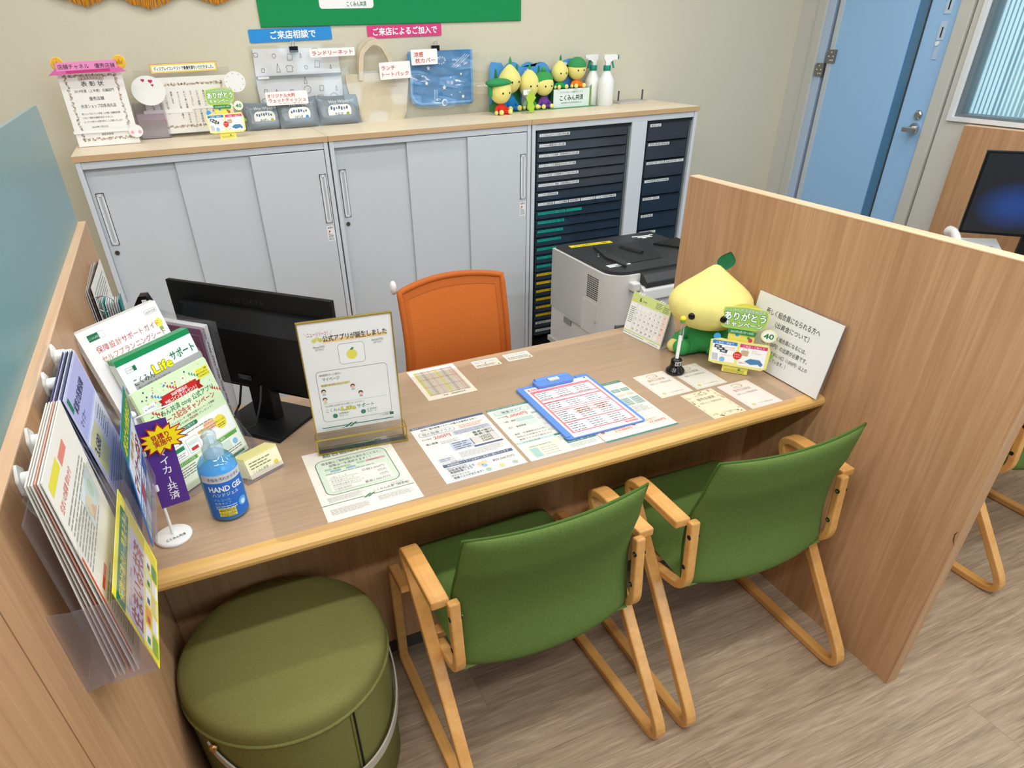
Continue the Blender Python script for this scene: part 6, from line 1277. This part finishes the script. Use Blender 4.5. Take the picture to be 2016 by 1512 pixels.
for k in range(5):
    a = 2 * PI * k / 5 + .3; L_ = part('base_arm', MB().tube([(0, 0, .11), (.25 * math.cos(a), .25 * math.sin(a), .075)], [.026, .015], BK2, 10), t); part('castor', MB().cyl((.25 * math.cos(a) - .02 * math.sin(a), .25 * math.sin(a) + .02 * math.cos(a), .030), (.25 * math.cos(a) + .02 * math.sin(a), .25 * math.sin(a) - .02 * math.cos(a), .030), .030, BLACK), L_)
# printer
PW = M('#d6d5d1', .42, spec=.4); PD = M('#2a2b2d', .42, spec=.45); PG = M('#b9b8b4', .45)
t = thing('printer', 'grey and white office printer with a black top, behind the calendar', 'printer', (1.740, -.80, .392))
PWX, PDY, PZ = .50, .47, .402
def rr2(x0, y0, x1, y1, r, n=8):
    o = []
    for k in range(n + 1): a = R(180 + 90 * k / n); o.append((x0 + r + r * math.cos(a), y0 + r + r * math.sin(a)))
    o += [(x1, y0), (x1, y1), (x0, y1)]; return o
part('body', MB().prism([(p[0], p[1], .150) for p in rr2(0, .0, PWX, PDY, .085)], (0, 0, PZ - .150), PW, True), t)
part('paper_cassette', MB().prism([(p[0], p[1], .0) for p in rr2(0.004, .03, PWX, PDY, .05)], (0, 0, .147), PW, True), t, bev=.003)
mb = MB().box(-.0012, .012, .285, .345, .112, .137, M('#8d8c89', .5)); mb.box(-.0008, .010, .02, .285, .136, .1385, M('#9a9996', .5)); part('cassette_grip', mb, t)
s_ = [(p[0], p[1]) for p in rr2(.012, .010, PWX, PDY - .008, .075)]
mb = MB().prism([(p[0], p[1], PZ) for p in s_], (0, 0, .012), PD); tp = part('top_cover', mb, t, bev=.003)
mb = MB().add([(.13, .10, PZ + .0135), (.30, .10, PZ + .0135), (.40, .35, PZ + .0135), (.13, .35, PZ + .0135)], [(0, 1, 2, 3)], M('#242527', .45)); mb.prism([(.10, .055, PZ + .012), (.13, .10, PZ + .012), (.13, .35, PZ + .012), (.09, .19, PZ + .012)], (0, 0, .010), PD); mb.prism([(.38, .27, PZ + .012), (.52, .05, PZ + .012), (.52, .30, PZ + .012)], (0, 0, .008), M('#151617', .5)); part('output_tray', mb, tp)
part('tray_groove', MB().tube([(.235, .300, PZ + .0125), (.262, .185, PZ + .0125)], .012, M('#1d1e20', .5), 12), tp)
s = Sheet(.2, .03, .0005, '#e6d122'); s.text('用紙は裏面を上にして補給', .10, .009, .013, '#6a5c10', w=.16, al='c'); part('yellow_label', s, tp, loc=(.05, .395, PZ + .0125), rot=(0, 0, R(-4)))
s = Sheet(.1, .03, .0005, '#dfe4e4'); s.lines(.008, .020, .08, 2, .008, '#8a9090'); s.rect(.03, .004, .06, .005, '#3a3d3d', 1); part('paper_sticker', s, tp, loc=(.045, .085, PZ + .0125), rot=(0, 0, R(2)))
for (a, b, w_, h_) in ((.37, .41, .085, .012), (.385, .39, .07, .010), (.40, .375, .018, .012), (.455, .405, .018, .010)): part('paper_sticker', Sheet(w_, h_, .0005, '#e9ebeb'), tp, loc=(a, b, PZ + .0125), rot=(0, 0, R(-10)))
mb = MB()
for (a, b, r) in ((.125, .30, .0065), (.10, .26, .003), (.13, .255, .003), (.085, .235, .004), (.15, .285, .0025), (.115, .275, .0025)): mb.cyl((a, b, PZ + .012), (a, b, PZ + .0142), r, M('#8d9193', .4), 14)
part('button', mb, tp)
mb = MB()
for r in range(11):
    for c in range(6): mb.box(-.0008, .002, .090 + c * .014, .101 + c * .014, .285 + r * .0083 - c * 0, .2895 + r * .0083, M('#3a3a3a', .6))
part('vent', mb, t)
mb = MB().box(-.001, .003, .085, .2, .135, .27, PW); f_ = part('side_flap', mb, t); part('flap_catch', MB().cyl((-.0016, .093, .195), (.002, .093, .195), .008, M('#bdbcb8', .4), 14), f_)
mb = MB().box(.040, .088, -.0005, .03, .02, .205, M('#6d6c68', .6)); mb.box(.046, .082, -.001, .0, .120, .19, M('#a9a8a4', .5)); mb.box(.050, .066, -.0015, .0, .10, .114, BLACK); mb.box(.054, .068, -.0015, .0, .068, .082, BLACK); mb.box(.056, .068, -.0015, .0, .035, .052, BLACK); part('port_panel', mb, t)
part('network_cable', MB().tube([(.058, -.001, .107), (.064, -.022, .104), (.080, -.036, .080), (.094, -.044, .02), (.10, -.045, -.10), (.10, -.04, -.30)], .0032, M('#8fc6cf', .5), 8), t)
mb = MB().box(.092, PWX, -.040, .01, .10, .34, PW); mb.prism([(.115, -.055, .31), (.115, .03, .31), (.115, .03, .362), (.115, -.030, .362), (.115, -.050, .352)], (PWX - .115, 0, 0), PW); mb.box(.080, .115, -.030, .03, .345, .378, PW); fp = part('front_cover', mb, t, bev=.006, seg=3)
mb = MB().prism([(.130, -.046, .358), (.130, .045, .372), (.130, .045, .410), (.130, -.018, .402), (.130, -.044, .380)], (PWX - .130, 0, 0), PD); part('black_edge', mb, t, bev=.004)
part('pull_bar', MB().box(.22, PWX, -.052, -.04, .12, .15, PW), fp, bev=.004)
t2 = thing('printer_trolley', 'low grey trolley carrying the printer, almost wholly behind the counter', 'trolley', (1.735, -.80, 0)); part('top_shelf', MB().box(0, .52, .02, .48, .370, .3915, PG), t2)
for (a, b) in ((.01, .03), (.48, .03), (.01, .44), (.48, .44)): part('leg', MB().box(a, a + .03, b, b + .03, 0, .370, PG), t2)

# ---------------------------------------------------------------- next booth: monitor and telephone
t = thing('monitor', 'black monitor with a blue glow on its screen, in the next booth', 'monitor', (3.33, -1.31, ZD), R(-49))
part('foot', MB().box(-.10, .10, -.08, .09, 0, .012, BK2), t, bev=.003); part('neck', MB().box(-.03, .03, .0, .03, .012, .26, BK2), t)
b = part('screen', MB().box(-.25, .25, -.022, .0, .152, .452, BK), t, bev=.002)
def screen_mat():
    m = bpy.data.materials.new('lit_screen'); m.use_nodes = True; nt = m.node_tree; p = nt.nodes['Principled BSDF']; p.inputs['Base Color'].default_value = lin('#15181d'); p.inputs['Roughness'].default_value = .35
    tc = nt.nodes.new('ShaderNodeTexCoord'); mp = nt.nodes.new('ShaderNodeMapping'); mp.inputs['Location'].default_value = (.55, 0, -2.1); mp.inputs['Scale'].default_value = (5.5, 0, 8)
    g = nt.nodes.new('ShaderNodeTexGradient'); g.gradient_type = 'SPHERICAL'; nt.links.new(tc.outputs['Object'], mp.inputs[0]); nt.links.new(mp.outputs[0], g.inputs[0])
    r = nt.nodes.new('ShaderNodeValToRGB'); r.color_ramp.elements[0].color = lin('#20252e'); r.color_ramp.elements[1].color = lin('#2a63c9'); r.color_ramp.elements[1].position = .85; r.color_ramp.elements[0].position = .25; nt.links.new(g.outputs['Fac'], r.inputs[0])
    nt.links.new(r.outputs[0], p.inputs['Emission Color']); p.inputs['Emission Strength'].default_value = .4; return m
part('lit_panel', MB().box(-.242, .242, -.0232, -.0222, .162, .444, screen_mat()), b)
t = thing('telephone', 'white desk telephone beyond the tall partition, beside the lit monitor', 'telephone', (3.20, -1.20, ZD), R(-35)); tw = M('#e6e5e3', .4)
part('base', MB().prism([(-.10, -.10, .0), (-.10, .10, .0), (-.10, .10, .115), (-.10, -.10, .05)], (.2, 0, 0), tw), t, bev=.006)
part('handset', MB().tube([(-.085, -.06, .082), (-.085, -.03, .118), (-.085, .04, .148), (-.085, .085, .140)], [.020, .016, .016, .022], tw, 12), t)
mb = MB()
for r in range(4):
    for c in range(5): z = .05 + .065 * ((-.06 + r * .03 + .10) / .2); mb.box(-.035 + c * .024, -.02 + c * .024, -.066 + r * .03, -.05 + r * .03, z - .004, z + .006, M('#c9c8c6', .5))
part('key', mb, t); part('cord', MB().tube([(-.085, -.08, .03), (-.11, -.12, .006), (-.06, -.16, .005), (.05, -.15, .005)], .0025, tw, 8), t)
